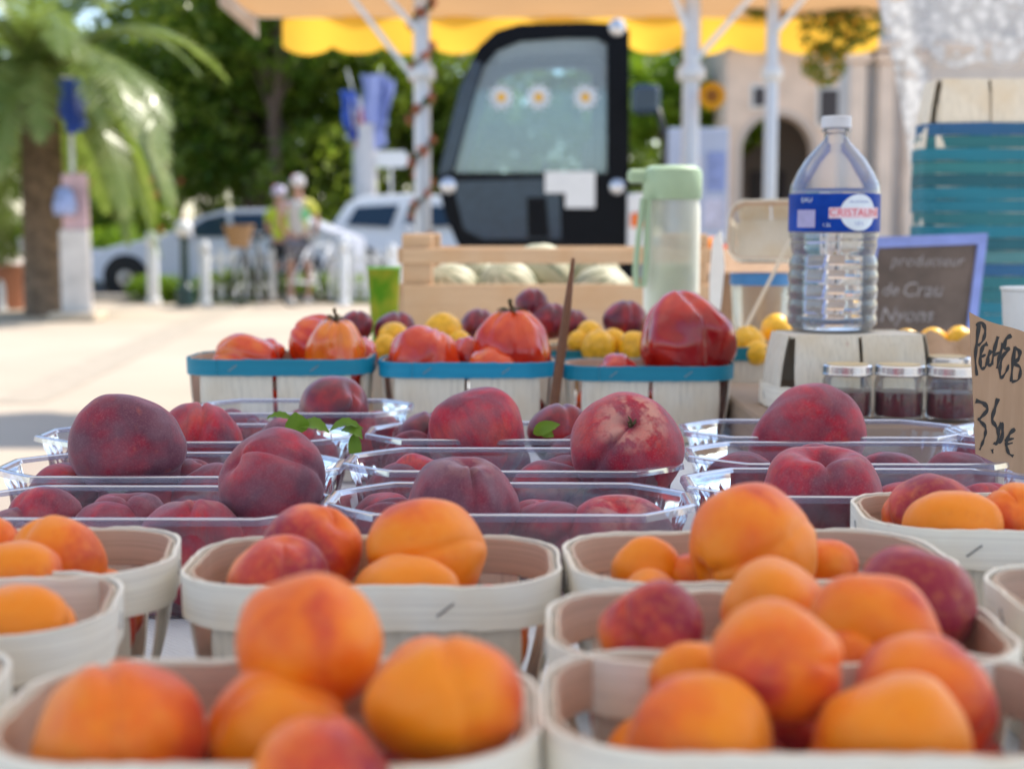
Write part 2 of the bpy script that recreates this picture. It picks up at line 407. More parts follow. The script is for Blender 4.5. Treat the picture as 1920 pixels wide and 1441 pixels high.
def cl(i, n, a, c, drop):
    t = i/n; L = (c-a); tot = L+2*drop; s = t*tot-drop
    if s < 0: return a-.006, s
    if s > L: return c+.006, L-s
    return a+s, 0
for j in range(ny+1):
    for i in range(nx+1):
        x, dz = cl(i, nx, X0, X1, .32); y, dy = cl(j, ny, Y0, Y1, .32)
        z = TZ-.002+.0016*noise.noise(Vector((x*9, y*9, 0)))+dz+dy
        if dz < 0: x += (-1 if x < 0 else 1)*(.014*(1+math.sin(y*31))*min(1, -dz*5))
        if dy < 0: y += (-1 if y < 1 else 1)*(.014*(1+math.sin(x*31))*min(1, -dy*5))
        if z < TZ-.34: z = TZ-.34
        vs.append((x, y, z))
for j in range(ny):
    for i in range(nx): fs.append((j*(nx+1)+i, j*(nx+1)+i+1, (j+1)*(nx+1)+i+1, (j+1)*(nx+1)+i))
b.add(vs, fs); tag(b.build('tablecloth', m_cloth(), smooth=True), 'white embossed paper cloth draped over the long fruit table', 'tablecloth')
# ------------------------------------------------------------------ wooden punnets
NS, NC, NE_ = 12, 8, 6
NPER = 2*(NS+NE_)+4*NC
def rrect(idx, hw, hl, rad, cham=0):
    """point on a rounded rectangle; idx 0..NPER counter-clockwise from the front left end of the front straight (y=-hl)"""
    idx %= NPER; segs = [('s', NS), ('c', NC), ('s', NE_), ('c', NC), ('s', NS), ('c', NC), ('s', NE_), ('c', NC)]
    P = [(-hw+rad, -hl), (hw-rad, -hl), (hw, -hl+rad), (hw, hl-rad), (hw-rad, hl), (-hw+rad, hl), (-hw, hl-rad), (-hw, -hl+rad)]
    Cn = {1: (hw-rad, -hl+rad, -90), 3: (hw-rad, hl-rad, 0), 5: (-hw+rad, hl-rad, 90), 7: (-hw+rad, -hl+rad, 180)}
    for k, (t, n) in enumerate(segs):
        if idx <= n:
            f = idx/n; a = P[k]; c = P[(k+1) % 8]
            ch = (a[0]+(c[0]-a[0])*f, a[1]+(c[1]-a[1])*f)
            if t == 's': return ch
            cx, cy, a0 = Cn[k]; q = R(a0+90*f); ar = (cx+rad*math.cos(q), cy+rad*math.sin(q))
            return (ar[0]+(ch[0]-ar[0])*cham, ar[1]+(ch[1]-ar[1])*cham)
        idx -= n
    return P[0]
def punnet(W, L, H, bh, bmat, pmat=M_panel, name='wooden_punnet', seed=0):
    root = empty(name, (0, 0, 0)); rg = random.Random(seed)
    top = (W/2-.003, L/2-.003, L*.33); bot = (W/2*.84, L/2*.72, L*.13)
    def S(i, t, o=0):   # t 0 bottom .. 1 top, o outward offset
        a = rrect(i, bot[0]+o, bot[1]+o, bot[2]+max(0, o)); c = rrect(i, top[0]+o, top[1]+o, top[2]+max(0, o))
        e = t**.9; bulge = .003*math.sin(t*math.pi)
        x = a[0]+(c[0]-a[0])*e; y = a[1]+(c[1]-a[1])*e; l = math.hypot(x, y)
        return (x+x/l*bulge, y+y/l*bulge, H*t)
    def panel(i0, i1, t0=0.0, t1=.97, o0=0, thick=.0013):
        b = MB(); n = 14; m = 7; vs = []
        for o in (o0, o0-thick):
            for j in range(m+1):
                for k in range(n+1):
                    jj = rg.uniform(-.0004, .0004)
                    vs.append(S(i0+(i1-i0)*k/n, t0+(t1-t0)*j/m, o+jj*.4))
        q = (n+1)*(m+1); fs = []
        for j in range(m):
            for k in range(n):
                a = j*(n+1)+k; fs += [(a, a+1, a+n+2, a+n+1), (q+a, q+a+n+1, q+a+n+2, q+a+1)]
        for k in range(n): fs += [(k, q+k, q+k+1, k+1), (m*(n+1)+k, m*(n+1)+k+1, q+m*(n+1)+k+1, q+m*(n+1)+k)]
        for j in range(m): fs += [(j*(n+1), (j+1)*(n+1), q+(j+1)*(n+1), q+j*(n+1)), (j*(n+1)+n, q+j*(n+1)+n, q+(j+1)*(n+1)+n, (j+1)*(n+1)+n)]
        b.add(vs, fs); return b
    B = NS+NC; side = B+NE_; C = side+NC
    for (i0, i1) in ((-2.6, 5.75), (6.2, 14.6), (B-2.4, side+2.4), (C-2.6, C+5.8), (C+6.2, C+NS+2.6), (C+NS+NC-2.4, C+NS+NC+NE_+2.4)):
        panel(i0, i1).build('side_panel', pmat, root, 'auto')
    b = MB(); vs = [rrect(i, bot[0]-.002, bot[1]-.002, bot[2]) for i in range(NPER)]
    b.add([(x, y, .001) for x, y in vs]+[(x, y, .0035) for x, y in vs], [tuple(range(NPER))[::-1], tuple(range(NPER, 2*NPER))]+[(i, (i+1) % NPER, NPER+(i+1) % NPER, NPER+i) for i in range(NPER)])
    b.build('base', pmat, root)
    def band(o, th, h, mat, nm, z1=H, start=0):
        b = MB(); N = NPER*3; vs = []
        ph = rg.uniform(0, 9)
        for k in range(N+1):
            i = start+NPER*k/N*1.0; w = .0007*noise.noise(Vector((k*.12+ph, 0, 0))); wz = .0009*noise.noise(Vector((k*.3+ph, 5, 0)))+.0009*noise.noise(Vector((k*.06+ph, 9, 0)))
            for (oo, z) in ((o+th, z1-h-wz*.8), (o+th+.0004, z1+wz-.0003), (o+th*.5, z1+wz), (o, z1+wz-.0003), (o, z1-h-wz)):
                p = rrect(i, top[0]+oo+w, top[1]+oo+w, top[2]+oo)
                vs.append((p[0], p[1], z))
        fs = []
        for k in range(N):
            for j in range(5):
                fs.append((k*5+j, (k+1)*5+j, (k+1)*5+(j+1) % 5, k*5+(j+1) % 5))
        b.add(vs, fs); return b.build(nm, mat, root, 'auto')
    ob = band(.0008, .0017, bh, bmat, 'outer_band')
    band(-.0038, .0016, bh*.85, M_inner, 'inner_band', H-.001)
    for i, tl in ((1.2, 1), (9.8, 1), (B+3, 1), (C+2, 1), (C+9, 1), (C+NS+NC+3, -1)):
        p = rrect(i, top[0]+.003, top[1]+.003, top[2]+.003); q = rrect(i+.9, top[0]+.003, top[1]+.003, top[2]+.003)
        s = MB(); z = H-bh*.5; s.bar((p[0], p[1], z-.004*tl), (q[0], q[1], z+.003*tl), .0011)
        s.build('staple', M_staple, root)
    return root
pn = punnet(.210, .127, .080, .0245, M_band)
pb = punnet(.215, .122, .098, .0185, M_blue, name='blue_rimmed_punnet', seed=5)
used = {}
def place(tpl, px, D, rz, label, cat='basket', group=None, z=TZ, sc_=1, flip=False, x=None):
    o = tpl if not used.get(tpl.name) else copy_tree(tpl)
    used[tpl.name] = 1
    o.location = ((px-960)/FPX*D if x is None else x, D, z); o.rotation_euler = (math.pi if flip else 0, 0, R(rz)); o.scale = (sc_,)*3
    return tag(o, label, cat, group)
G1 = 'plain wooden punnets of apricots'
EB = place(pn, 497, .530, 0, 'plain wooden punnet of apricots, largest one at the bottom left', group=G1, sc_=.98)
FB = place(pn, 1538, .536, -1, 'plain wooden punnet of apricots filling the bottom right corner', group=G1, sc_=1.0)
GB = place(pn, 1463, .640, -1.5, 'plain wooden punnet of apricots right behind the bottom right one', group=G1, sc_=1.0)
HB = place(pn, 1425, .778, 4, 'plain wooden punnet holding one very large orange apricot', group=G1, sc_=1.01)
AB = place(pn, 699, .776, 0, 'plain wooden punnet with stapled rim and four apricots, left of centre', group=G1, sc_=.98)
BB = place(pn, -44, .782, 9, 'plain wooden punnet with its corner touching the clear tub at the left', group=G1, sc_=1.0)
CB = place(pn, -212, .676, 9, 'plain wooden punnet cut by the left edge with one apricot showing', group=G1, sc_=.98)
DB = place(pn, -565, .545, 0, 'plain wooden punnet of which only the rim end shows at bottom left', group=G1)
IB = place(pn, 1930, .902, -5, 'crisp white rimmed wooden punnet of apricots at the right below the price card', group=G1, sc_=1.0)
JB = place(pn, 2300, .695, 0, 'plain wooden punnet cut by the right edge with its left end showing', group=G1)
# fillers low in each punnet
def fill(bk, W, L, zs, n, pool, name, cat, r, label, cols, group):
    c = Vector(bk.location); a = bk.rotation_euler.z
    for k in range(n):
        u = (-W*.36+W*.72*(k % (n//2))/(n//2-1)); v = (-1 if k < n//2 else 1)*L*.22
        x = c.x+u*math.cos(a)-v*math.sin(a); y = c.y+u*math.sin(a)+v*math.cos(a)
        fruit(pool, name, cat, 0, 0, 0, 0, label, loc=(x+rnd.uniform(-.003, .003), y, zs+rnd.uniform(-.003, .003)), r=r*rnd.uniform(.93, 1.05), col=cols[k % len(cols)], group=group)
AO = (.28, .5, .5); AM = (.48, .5, .5); AR = (.68, .5, .5); AC = (.92, .5, .5)
for bk, nm in ((EB, 'bottom left'), (FB, 'bottom right'), (GB, 'second right'), (HB, 'large apricot'), (AB, 'left of centre'), (BB, 'left corner'), (CB, 'left edge'), (IB, 'right edge white rimmed')):
    fill(bk, .165, .085, TZ+.037, 8, AP, 'apricot', 'apricot', .0240, 'apricot lying low under others in the %s punnet' % nm, (AM, AR, AO, AR), 'apricots low in the %s punnet' % nm)
for bk in (DB, JB):
    for k in range(3):
        c = bk.location
        fruit(AP, 'apricot', 'apricot', 0, 0, 0, 0, 'apricot in the punnet cut by the %s edge' % ('left' if bk is DB else 'right'), loc=(c.x+(k-1)*.05, c.y+.005*(k % 2), TZ+.05), r=.027, col=(AR, AC, AM)[k], group='apricots in punnet at frame edge '+('left' if bk is DB else 'right'))
DS = 0
def apr(px, py, rp, D, label, stem, cleft, col, s=(1, 1, 1), idx=None): return fruit(AP, 'apricot', 'apricot', px, py, rp, D+DS, label, stem, cleft, col, s, 'apricots on top of the punnets', idx)
# front left punnet
DS = -.010
apr(228, 1398, 166, .522, 'broad orange apricot at the bottom left corner, pink on its right side', (-.3, .6, .7), (.2, -1, .3), (.40, .5, .5), idx=0)
apr(520, 1378, 139, .535, 'orange apricot with its stem hollow facing left, below the topmost one', (-.9, -.45, .35), (-.1, -.5, 1), (.42, .5, .5), idx=1)
apr(577, 1205, 137, .555, 'even orange apricot crowning the bottom left punnet', (.2, .7, .6), (-1, .5, 0), (.27, .5, .5), idx=2)
apr(832, 1322, 150, .522, 'wide orange apricot with a small brown scar at the right of the bottom left punnet', (-.2, .5, .8), (.3, -1, .9), (.24, .5, .5), (1.06, 1, .86), idx=3)
apr(800, 1300, 108, .575, 'pinkish apricot peeping out behind the scarred wide one', (0, 1, .4), (1, 0, 0), (.55, .5, .5))
apr(598, 1478, 142, .478, 'dusky pink apricot cut by the bottom edge of the picture', (.1, .4, -1), (0, 1, .2), (.66, .5, .5), (1.0, 1, .9), idx=4)
# front right punnet
DS = -.016
apr(1312, 1395, 142, .528, 'orange apricot with a pink left flank at the front of the bottom right punnet', (.5, .5, .7), (1, .5, 0), (.50, .5, .5), idx=0)
apr(1455, 1245, 128, .555, 'tall apricot on top, orange above and deep red below', (-.15, -.2, 1), (1, .5, 0), (.50, .5, .5), (.95, .95, 1.0), idx=2).rotation_euler = (R(-118), R(8), R(-8))
apr(1672, 1402, 156, .530, 'golden orange apricot, largest in the bottom right punnet', (-.3, .6, .7), (1, .4, .3), (.30, .5, .5), idx=3)
apr(1735, 1316, 137, .572, 'pinkish red apricot with a cleft on its right behind the golden one', (.75, .1, .7), (.8, -.8, .1), (.72, .5, .5), idx=1)
apr(1296, 1283, 84, .592, 'small orange apricot hidden behind two others in the bottom right punnet', (0, 1, .4), (1, 0, 0), (.5, .5, .5))
apr(1500, 1400, 100, .585, 'crimson apricot deep in the shade between three others', (0, 1, .4), (1, 0, 0), (.95, .5, .5))
# right second punnet
DS = -.031
apr(1223, 1185, 101, .655, 'crimson apricot with a soft cleft, alone at the left of its punnet', (-.45, .1, .9), (-.35, -1, -.1), (.86, .5, .5), idx=4)
apr(1450, 1146, 101, .69, 'dull orange apricot left of centre in the second right punnet', (0, .8, .5), (1, 0, .2), (.40, .5, .5), idx=0)
apr(1640, 1185, 122, .645, 'light orange apricot, widest in the second right punnet', (.2, .8, .5), (-1, 0, .2), (.26, .5, .5), (1.04, 1, .9), idx=2)
apr(1715, 1132, 117, .70, 'crimson pointed apricot behind the light orange one', (.55, .2, .9), (-1, .3, .3), (.98, .5, .5), (1, 1, .98), idx=1)
apr(1600, 1250, 80, .63, 'small reddish apricot low in the second right punnet', (0, 1, .4), (1, 0, 0), (.8, .5, .5))
# mid right punnet with the big one
DS = -.043
apr(1410, 1036, 132, .80, 'huge smooth orange apricot with a dark hole low on its left', (-.88, -.42, -.32), (-.2, -1, .2), (.24, .5, .5), (.92, 1, 1.0), idx=3)
apr(1212, 1068, 66, .82, 'small orange apricot with a dark speck left of the huge one', (0, .7, .7), (1, 0, 0), (.33, .5, .5))
apr(1218, 1126, 60, .79, 'orange apricot barely clearing the rim left of the huge one', (0, .7, .7), (1, 0, 0), (.25, .5, .5))
apr(1292, 1085, 50, .815, 'pinkish apricot squeezed against the left of the huge one', (0, .7, .7), (1, 0, 0), (.8, .5, .5))
apr(1547, 1065, 60, .83, 'reddish apricot squeezed against the right of the huge one', (0, .7, .7), (1, 0, 0), (.72, .5, .5))
# mid left punnet
DS = -.024
apr(584, 1040, 97, .825, 'red and orange apricot, rear left in the stapled punnet', (-.1, .8, .6), (1, .3, 0), (.62, .5, .5), idx=0).rotation_euler = (R(25), R(-35), R(115))
apr(528, 1094, 97, .775, 'red apricot with an orange cleft at the front left of the stapled punnet', (.1, -.1, 1), (.15, -1, .5), (.76, .5, .5), idx=1)
apr(793, 1046, 112, .815, 'large leaning orange apricot with a torn stem hollow on its left', (-.9, -.25, -.1), (-.4, -1, .3), (.22, .5, .5), (1, 1, 1.12), idx=3)
apr(765, 1128, 104, .775, 'pale orange apricot just above the front rim of the stapled punnet', (.1, .6, .8), (1, 0, .2), (.24, .5, .5), (1, 1, .92), idx=2)
# left punnets
DS = -.030
apr(108, 1054, 92, .83, 'golden orange apricot at the right in the left corner punnet', (0, .5, .85), (-.5, -1, .4), (.22, .5, .5), idx=3)
apr(36, 1094, 86, .785, 'pink flushed apricot in front of the golden one', (.2, .7, .6), (1, 0, .2), (.62, .5, .5), idx=1)
apr(-22, 1022, 60, .85, 'orange red apricot cut by the left edge behind the golden one', (.2, .7, .6), (1, 0, .2), (.66, .5, .5))
apr(42, 1182, 96, .69, 'orange apricot alone in the punnet cut by the left edge', (.1, .7, .7), (1, 0, .2), (.24, .5, .5), idx=2)
# right punnet under card
DS = -.023
apr(1748, 976, 92, .95, 'red and orange apricot, leftmost in the white rimmed punnet', (-.3, .7, .6), (-1, 0, .2), (.66, .5, .5), idx=0)
apr(1786, 997, 86, .90, 'orange apricot with a pale scratch in front in the white rimmed punnet', (.2, .8, .6), (1, 0, .2), (.26, .5, .5), (1.05, 1, .95), idx=2)
apr(1906, 970, 66, .915, 'orange apricot with a puckered hollow cut by the right edge', (-.2, -.75, .65), (-.5, -.3, 1), (.45, .5, .5), idx=4)
apr(1850, 1000, 50, .96, 'shaded apricot between two others in the white rimmed punnet', (0, .7, .7), (1, 0, 0), (.6, .5, .5))
# ------------------------------------------------------------------ clear plastic punnets
def tub(W, L, H):
    root = empty('plastic_punnet', (0, 0, 0))
    N = 288; rad = L*.30; b = MB(); vs = []; rows = 12
    bot = (W/2*.84, L/2*.74, rad*.6); top = (W/2-.007, L/2-.007, rad*.95)
    for j in range(rows+1):
        t = j/rows
        for k in range(N):
            i = NPER*k/N
            a = rrect(i, *bot, .6); c = rrect(i, *top, .85)
            x = a[0]+(c[0]-a[0])*t; y = a[1]+(c[1]-a[1])*t; l = math.hypot(x, y)
            fl = .0016*max(-1, min(1, 3*math.sin(2*math.pi*k*34/N)))*(math.sin(min(1, t*1.25)*math.pi) if t < .8 else 0)
            st = .0018 if t > .82 else 0
            z = H*t*.985+.001
            vs.append((x+x/l*(fl+st), y+y/l*(fl+st), z))
    fs = [(j*N+k, j*N+(k+1) % N, (j+1)*N+(k+1) % N, (j+1)*N+k) for j in range(rows) for k in range(N)]+[tuple(range(N))[::-1]]
    b.add(vs, fs); b.build('tray', M_clear, root, 'auto')
    b = MB(); vs = []; prof = [(-.0010, -.0025), (0, 0), (.0015, .0008), (.0050, .0008), (.0062, 0), (.0068, -.0042), (.0061, -.0044), (.0054, -.0006), (.0012, -.0006)]
    m = len(prof)
    for k in range(N):
        i = NPER*k/N
        for (o, z) in prof:
            p = rrect(i, top[0]+o, top[1]+o, top[2]+o*.5, .85); vs.append((p[0], p[1], H+z))
    fs = [(k*m+j, ((k+1) % N)*m+j, ((k+1) % N)*m+(j+1) % m, k*m+(j+1) % m) for k in range(N) for j in range(m)]
    b.add(vs, fs); b.build('rim', M_rim, root, 'auto')
    return root
tb = tub(.262, .128, .070)
G2 = 'clear plastic punnets of peaches'
def TB(px, D, label, sx=1, rz=0, z=TZ, sz=1):
    o = place(tb, px, D, rz, label, 'punnet', G2, z); o.scale = (sx, 1, sz); return o
t2 = TB(262, .985, 'clear plastic punnet at the left behind the apricots, nearest on its side', 1.0, -.5)
t1 = TB(956, .998, 'clear plastic punnet in the middle behind the stapled apricot punnet', 1.0, -1)
t8 = TB(1640, 1.062, 'clear plastic punnet at the right holding the heart shaped peach', 1.08, -1)
t3 = TB(318, 1.145, 'clear plastic punnet holding the largest dusky peach at the left', 1.06, 0)
t6 = TB(962, 1.17, 'clear plastic punnet holding the peach with the pale star round its stem', 1.07, -.5)
t9 = TB(1606, 1.205, 'clear plastic punnet of low brownish peaches in the right middle', 1.1, -.5)
t4 = TB(370, 1.325, 'clear plastic punnet with loose green leaves over its right end', 1.14, 0)
t7 = TB(930, 1.34, 'clear plastic punnet in front of the middle blue rimmed basket', .94, 0)
t10 = TB(1545, 1.355, 'clear plastic punnet farthest at the right in front of the jam jars', 1.03, -1)
t5 = TB(568, 1.50, 'clear plastic punnet farthest at the left in front of a blue rimmed basket', .88, 0, sz=1.05)
t11 = TB(2040, 1.33, 'clear plastic punnet cut by the right edge behind the price card', .95, 0)
def pch(px, py, rp, D, label, stem, cleft, col, s=(1, 1, 1), idx=None, nm='peach', pool=None): return fruit(pool or PE, nm, nm, px, py, rp, D, label, stem, cleft, col, s, 'peaches on top of the clear punnets', idx)
pch(239, 838, 104, 1.14, 'largest dusky purple peach at the left with a small red patch', (.1, .9, .35), (1, .2, -.2), (.24, .7, .3), (1, 1, .93), idx=0)
pch(508, 902, 106, 1.0, 'dark peach with a crease curving across its top, front left', (-.80, -.35, .55), (.25, -.62, .72), (.40, .35, .2), (1, 1, .93), idx=4)
pch(375, 828, 79, 1.32, 'red peach with an upright cleft behind the largest dusky one', (0, .5, .9), (.15, -1, .2), (.66, .6, .5), idx=1)
pch(897, 815, 92, 1.32, 'velvety crimson peach with its cleft along the left side', (-.45, .55, .7), (-1, -.42, -.2), (.62, .1, .2), idx=3)
pchs = pch(1174, 838, 106, 1.165, 'red peach with a pale star round its stem hollow', (.05, -.74, .66), (-.60, -.45, -.6), (.70, .1, 1.0), (1, 1, .98), idx=4)
pch(868, 954, 108, .995, 'greyish purple peach behind the leaning apricot', (.15, -.05, 1), (.15, -1, .1), (.20, .35, .3), (1, 1, .98), idx=1)
pch(1512, 822, 108, 1.32, 'wide lopsided red peach in the farthest right punnet', (-.35, .8, .5), (-1, .5, -.3), (.66, .6, .2), (1.0, 1, .84), idx=0)
pch(1540, 932, 117, 1.055, 'heart shaped peach with a deep notch on top', (0, -.12, 1), (-.12, -1, .1), (.64, .5, .5), (1.0, 1.0, .96), idx=2)
pch(1532, 884, 58, 1.16, 'pink peach peeping over the heart shaped one', (0, .5, .9), (1, 0, 0), (.8, .5, .3))
pch(1388, 912, 66, 1.18, 'low brownish peach left of the heart shaped one', (0, .8, .4), (1, 0, 0), (.34, .6, .2), (1.1, 1, .9))
pch(1668, 905, 64, 1.18, 'low brownish peach just right of the heart shaped one', (0, .8, .4), (1, 0, 0), (.3, .6, .2), (1.1, 1, .9))
pch(1790, 905, 62, 1.20, 'low brownish peach under the price card corner', (0, .8, .4), (1, 0, 0), (.3, .6, .2), (1.15, 1, .9))
pch(362, 1035, 115, .965, 'pink and mauve peach seen through the wall of the front left tub', (.03, .25, 1), (.05, -1, .3), (.60, .6, .5), (1, 1, .98), idx=3)
pch(240, 985, 78, 1.005, 'brownish peach with a notched top left of the pink and mauve one', (0, .1, 1), (.1, -1, .2), (.28, .8, .2), idx=2)
pch(84, 985, 76, 1.0, 'speckled dull red peach at the left end of the front left tub', (0, .8, .5), (1, 0, 0), (.45, .8, .3))
pch(1160, 1028, 112, .98, 'dusky peach with a broad dimple at the right in the middle front tub', (.05, -.35, .95), (0, -1, -.2), (.42, .6, .7), (1, 1, .96), idx=0)
pch(1012, 992, 62, 1.03, 'small dark notched peach between two dusky ones in the middle front tub', (.2, .1, 1), (.3, -1, .2), (.44, .4, .2), idx=1)
pch(722, 990, 70, 1.03, 'dull red peach at the left in the middle front tub', (0, .9, .3), (1, 0, 0), (.5, .5, .3))
pch(780, 905, 57, 1.18, 'pale pink peach behind the greyish purple one', (0, .9, .3), (1, 0, 0), (.85, .7, .8))
pch(1062, 915, 64, 1.19, 'brownish orange peach against the left of the starred one', (0, .9, .3), (1, 0, 0), (.4, 1, .6))
pch(362, 905, 50, 1.16, 'dark peach with a fine crease right of the largest dusky one', (.4, .1, 1), (.6, -1, .2), (.3, .4, .2), idx=4)
pch(128, 925, 60, 1.16, 'dull mauve peach deep at the left of the largest dusky one', (0, .9, .3), (1, 0, 0), (.4, .5, .5))
pch(540, 838, 60, 1.33, 'dusky peach under the loose green leaves', (0, .9, .3), (1, 0, 0), (.34, .4, .3))
pch(1700, 965, 60, 1.08, 'dark peach deep in the right tub behind the white rimmed punnet', (0, .9, .3), (1, 0, 0), (.3, .4, .3))
pch(1843, 962, 58, 1.06, 'pink peach behind the apricots at the right', (0, .9, .3), (1, 0, 0), (.7, .4, .6))
pch(1840, 858, 48, 1.33, 'dull red peach behind the price card', (0, .9, .3), (1, 0, 0), (.55, .4, .3))
GN = 'dark red nectarines'
def nec(px, py, rp, D, label, stem=(0, .5, .9), cleft=(.2, -1, 0)): return fruit(NE, 'nectarine', 'nectarine', px, py, rp, D, label, stem, cleft, group=GN)
nec(627, 768, 67, 1.50, 'glossy dark red nectarine standing proud in the farthest left tub', (.6, -.4, .6), (.5, -1, -.3))
nec(1050, 812, 60, 1.37, 'dark red nectarine with a leaf, right of the velvety crimson peach')
nec(800, 822, 54, 1.37, 'dark red nectarine left of the velvety crimson peach')
nec(478, 838, 56, 1.50, 'dark nectarine low at the left of the farthest left tub')
def lowpeach(t, n, nm, sx, lab=None):
    c = t.location
    for k in range(n):
        x = c.x+(-.085+.17*k/(n-1))*sx
        fruit(PE, 'peach', 'peach', 0, 0, 0, 0, 'dark peach lying low in the %s tub' % nm, loc=(x, c.y+rnd.uniform(-.008, .008), TZ+.036), r=.033, col=(rnd.uniform(.25, .55), .4, .3), group='peaches low in the %s tub' % nm)
for t, nm, n in ((t1, 'middle front', 4), (t2, 'left front', 4), (t8, 'right front', 4), (t3, 'left second', 4), (t6, 'middle second', 4), (t9, 'right second', 3), (t4, 'left third', 3), (t7, 'middle third', 3), (t5, 'farthest left', 3)):
    lowpeach(t, n, nm, t.scale.x)
# stem remains in the starred peach
b = MB(); rg = random.Random(3)
for k in range(9):
    a = rg.uniform(0, 6.28); q = rg.uniform(.02, .07)
    b.tube([(0, 0, .70), (q*math.cos(a), q*math.sin(a), .80), (q*1.8*math.cos(a+.4), q*1.8*math.sin(a+.4), .86)], [.03, .02, .008], 6)
b.ellip((0, 0, .68), (.06, .06, .05), 10, 6); b.build('stem', M_stem, pchs, True)
# leaves
def leaf(mb, p0, dirv, L, wd, curl, up=(0, 0, 1)):
    d = Vector(dirv).normalized(); s = d.cross(Vector(up)).normalized(); u = s.cross(d); n = 10; vs = []
    for i in range(n+1):
        t = i/n; c = Vector(p0)+d*L*t+u*(curl*math.sin(t*2.4)*L-.6*abs(curl)*L*t*t); hw = wd*math.sin(math.pi*min(1, t**.8*.97+.02))**.8*.5
        for k in (-1, -.5, 0, .5, 1): vs.append(c+s*hw*k+u*(abs(k)*hw*.35+.0008*math.sin(t*30)*k))
    mb.add(vs, [(i*5+k, i*5+k+1, (i+1)*5+k+1, (i+1)*5+k) for i in range(n) for k in range(4)])
tw = empty('leafy_sprig', Wp(590, 806, 1.30), 0, 'green leaves lying over the right end of a clear tub', 'leaves')
for (px, py, d, L, wd, cu) in ((562, 812, (-.2, -.1, 1), .020, .022, .1), (560, 800, (1, -.3, -.15), .030, .018, .2), (618, 808, (1, 0, .05), .030, .014, .3), (640, 806, (.9, -.3, -.35), .022, .016, .3), (664, 812, (.1, -.2, -1), .030, .012, .1), (548, 786, (-1, .1, .0), .024, .010, .2)):
    b = MB(); leaf(b, Wp(px, py, 1.27)-tw.location, d, L, wd, cu, (0, -1, .2) if abs(d[2]) > .8 else (0, -.5, 1)); b.build('leaf', M_green, tw, True)
b = MB(); leaf(b, Wp(1000, 812, 1.30), (1, -.1, .35), .026, .013, .3, (0, -1, .4)); leaf(b, Wp(1012, 808, 1.30), (.8, -.1, -.3), .014, .010, .3, (0, -1, .4))
tag(b.build('nectarine_leaf', M_green, smooth=True), 'small bright green leaf on the nectarine right of the crimson peach', 'leaf')
# ------------------------------------------------------------------ blue rimmed baskets
G3 = 'blue rimmed wooden baskets'
K1 = place(pb, 528, 1.765, 0, 'blue rimmed wooden basket of orange tomatoes, left of the three in front', group=G3, sc_=1.07)
K2 = place(pb, 878, 1.765, 0, 'blue rimmed wooden basket of tomatoes in the middle, left of the brown stick', group=G3, sc_=1.03)
K3 = place(pb, 1214, 1.765, 0, 'blue rimmed wooden basket under the big glossy red tomato', group=G3, sc_=.98)
K4 = place(pb, 1352, 2.02, 0, 'blue rimmed wooden basket behind, showing between the red tomato and the upturned box', group=G3, sc_=1.0)
K5 = place(pb, 700, 1.965, 0, 'blue rimmed wooden basket of plums and nectarines behind the left tomatoes', group=G3)
K6 = place(pb, 1080, 1.965, 0, 'blue rimmed wooden basket of yellow plums behind the brown stick', group=G3)
K7 = place(pb, 1800, 2.06, 0, 'blue rimmed wooden basket of yellow fruit under the chalkboard', group=G3)
def tom(px, py, rp, D, label, stem, col, s=(1, 1, 1), idx=None, st=None):
    o = fruit(TO if idx == 4 else TO[:4], 'tomato', 'tomato', px, py, rp, D, label, stem, (.3, -1, .1), col, s, 'tomatoes in the blue rimmed baskets', idx)
    if st:
        b = MB(); b.tube([(0, 0, .70), (.02, .02, .88), (.10, -.05, 1.0), (.26, -.1, 1.10)], [.07, .055, .045, .06], 7)
        for k in range(5):
            a = k*1.26; b.tube([(0, 0, .80), (.22*math.cos(a), .22*math.sin(a), .86), (.42*math.cos(a), .42*math.sin(a), .80)], [.04, .03, .006], 5)
        b.build('stalk', M_stem, o, True)
    return o
tom(455, 682, 70, 1.768, 'smooth orange red tomato at the left end of the left blue basket', (-1, -.1, .3), (.38, 0, 0), (.85, 1, 1), 0)
tom(594, 642, 64, 1.80, 'orange red tomato lying behind the stalked one', (-.8, .2, .5), (.50, 0, 0), (.85, 1, .95), 1)
tom(628, 656, 74, 1.770, 'ribbed orange tomato with a dry stalk in the left blue basket', (.05, -.15, 1), (.22, 0, 0), (1.12, .85, 1.0), 2, True)
tom(676, 664, 40, 1.815, 'small red tomato at the right end of the left blue basket', (.3, .6, .6), (.6, 0, 0), (1, 1, 1), 1)
tom(878, 668, 44, 1.815, 'red tomato behind, between the two larger ones of the middle basket', (.2, .6, .6), (.58, 0, 0), (1, 1, 1), 0)
tom(505, 662, 34, 1.80, 'orange tomato behind the smooth one at the left', (0, 1, .4), (.4, 0, 0))
tom(585, 706, 40, 1.752, 'orange tomato just above the rim below the stalked one', (0, 1, .4), (.4, 0, 0))
tom(645, 706, 38, 1.752, 'pinkish tomato at the rim right below the stalked one', (0, 1, .2), (.5, 0, 0))
tom(800, 670, 80, 1.775, 'red heart tomato at the left of the middle blue basket', (.4, .3, 1), (.52, 0, 0), (1, 1, .86), 3)
tom(958, 645, 82, 1.785, 'tall ribbed red tomato with a dry stalk in the middle blue basket', (0, -.1, 1), (.55, 0, 0), (1, 1, .95), 1, True)
tom(922, 692, 52, 1.752, 'orange tomato at the rim between two larger ones', (0, 1, .4), (.3, 0, 0))
tom(1288, 632, 92, 1.768, 'biggest glossy deep red folded tomato above the right blue basket', (-.30, .25, 1), (.80, 0, 0), (1, 1, 1.02), 4)
tom(1160, 706, 50, 1.752, 'red tomato barely above the rim of the right blue basket', (0, 1, .4), (.6, 0, 0))
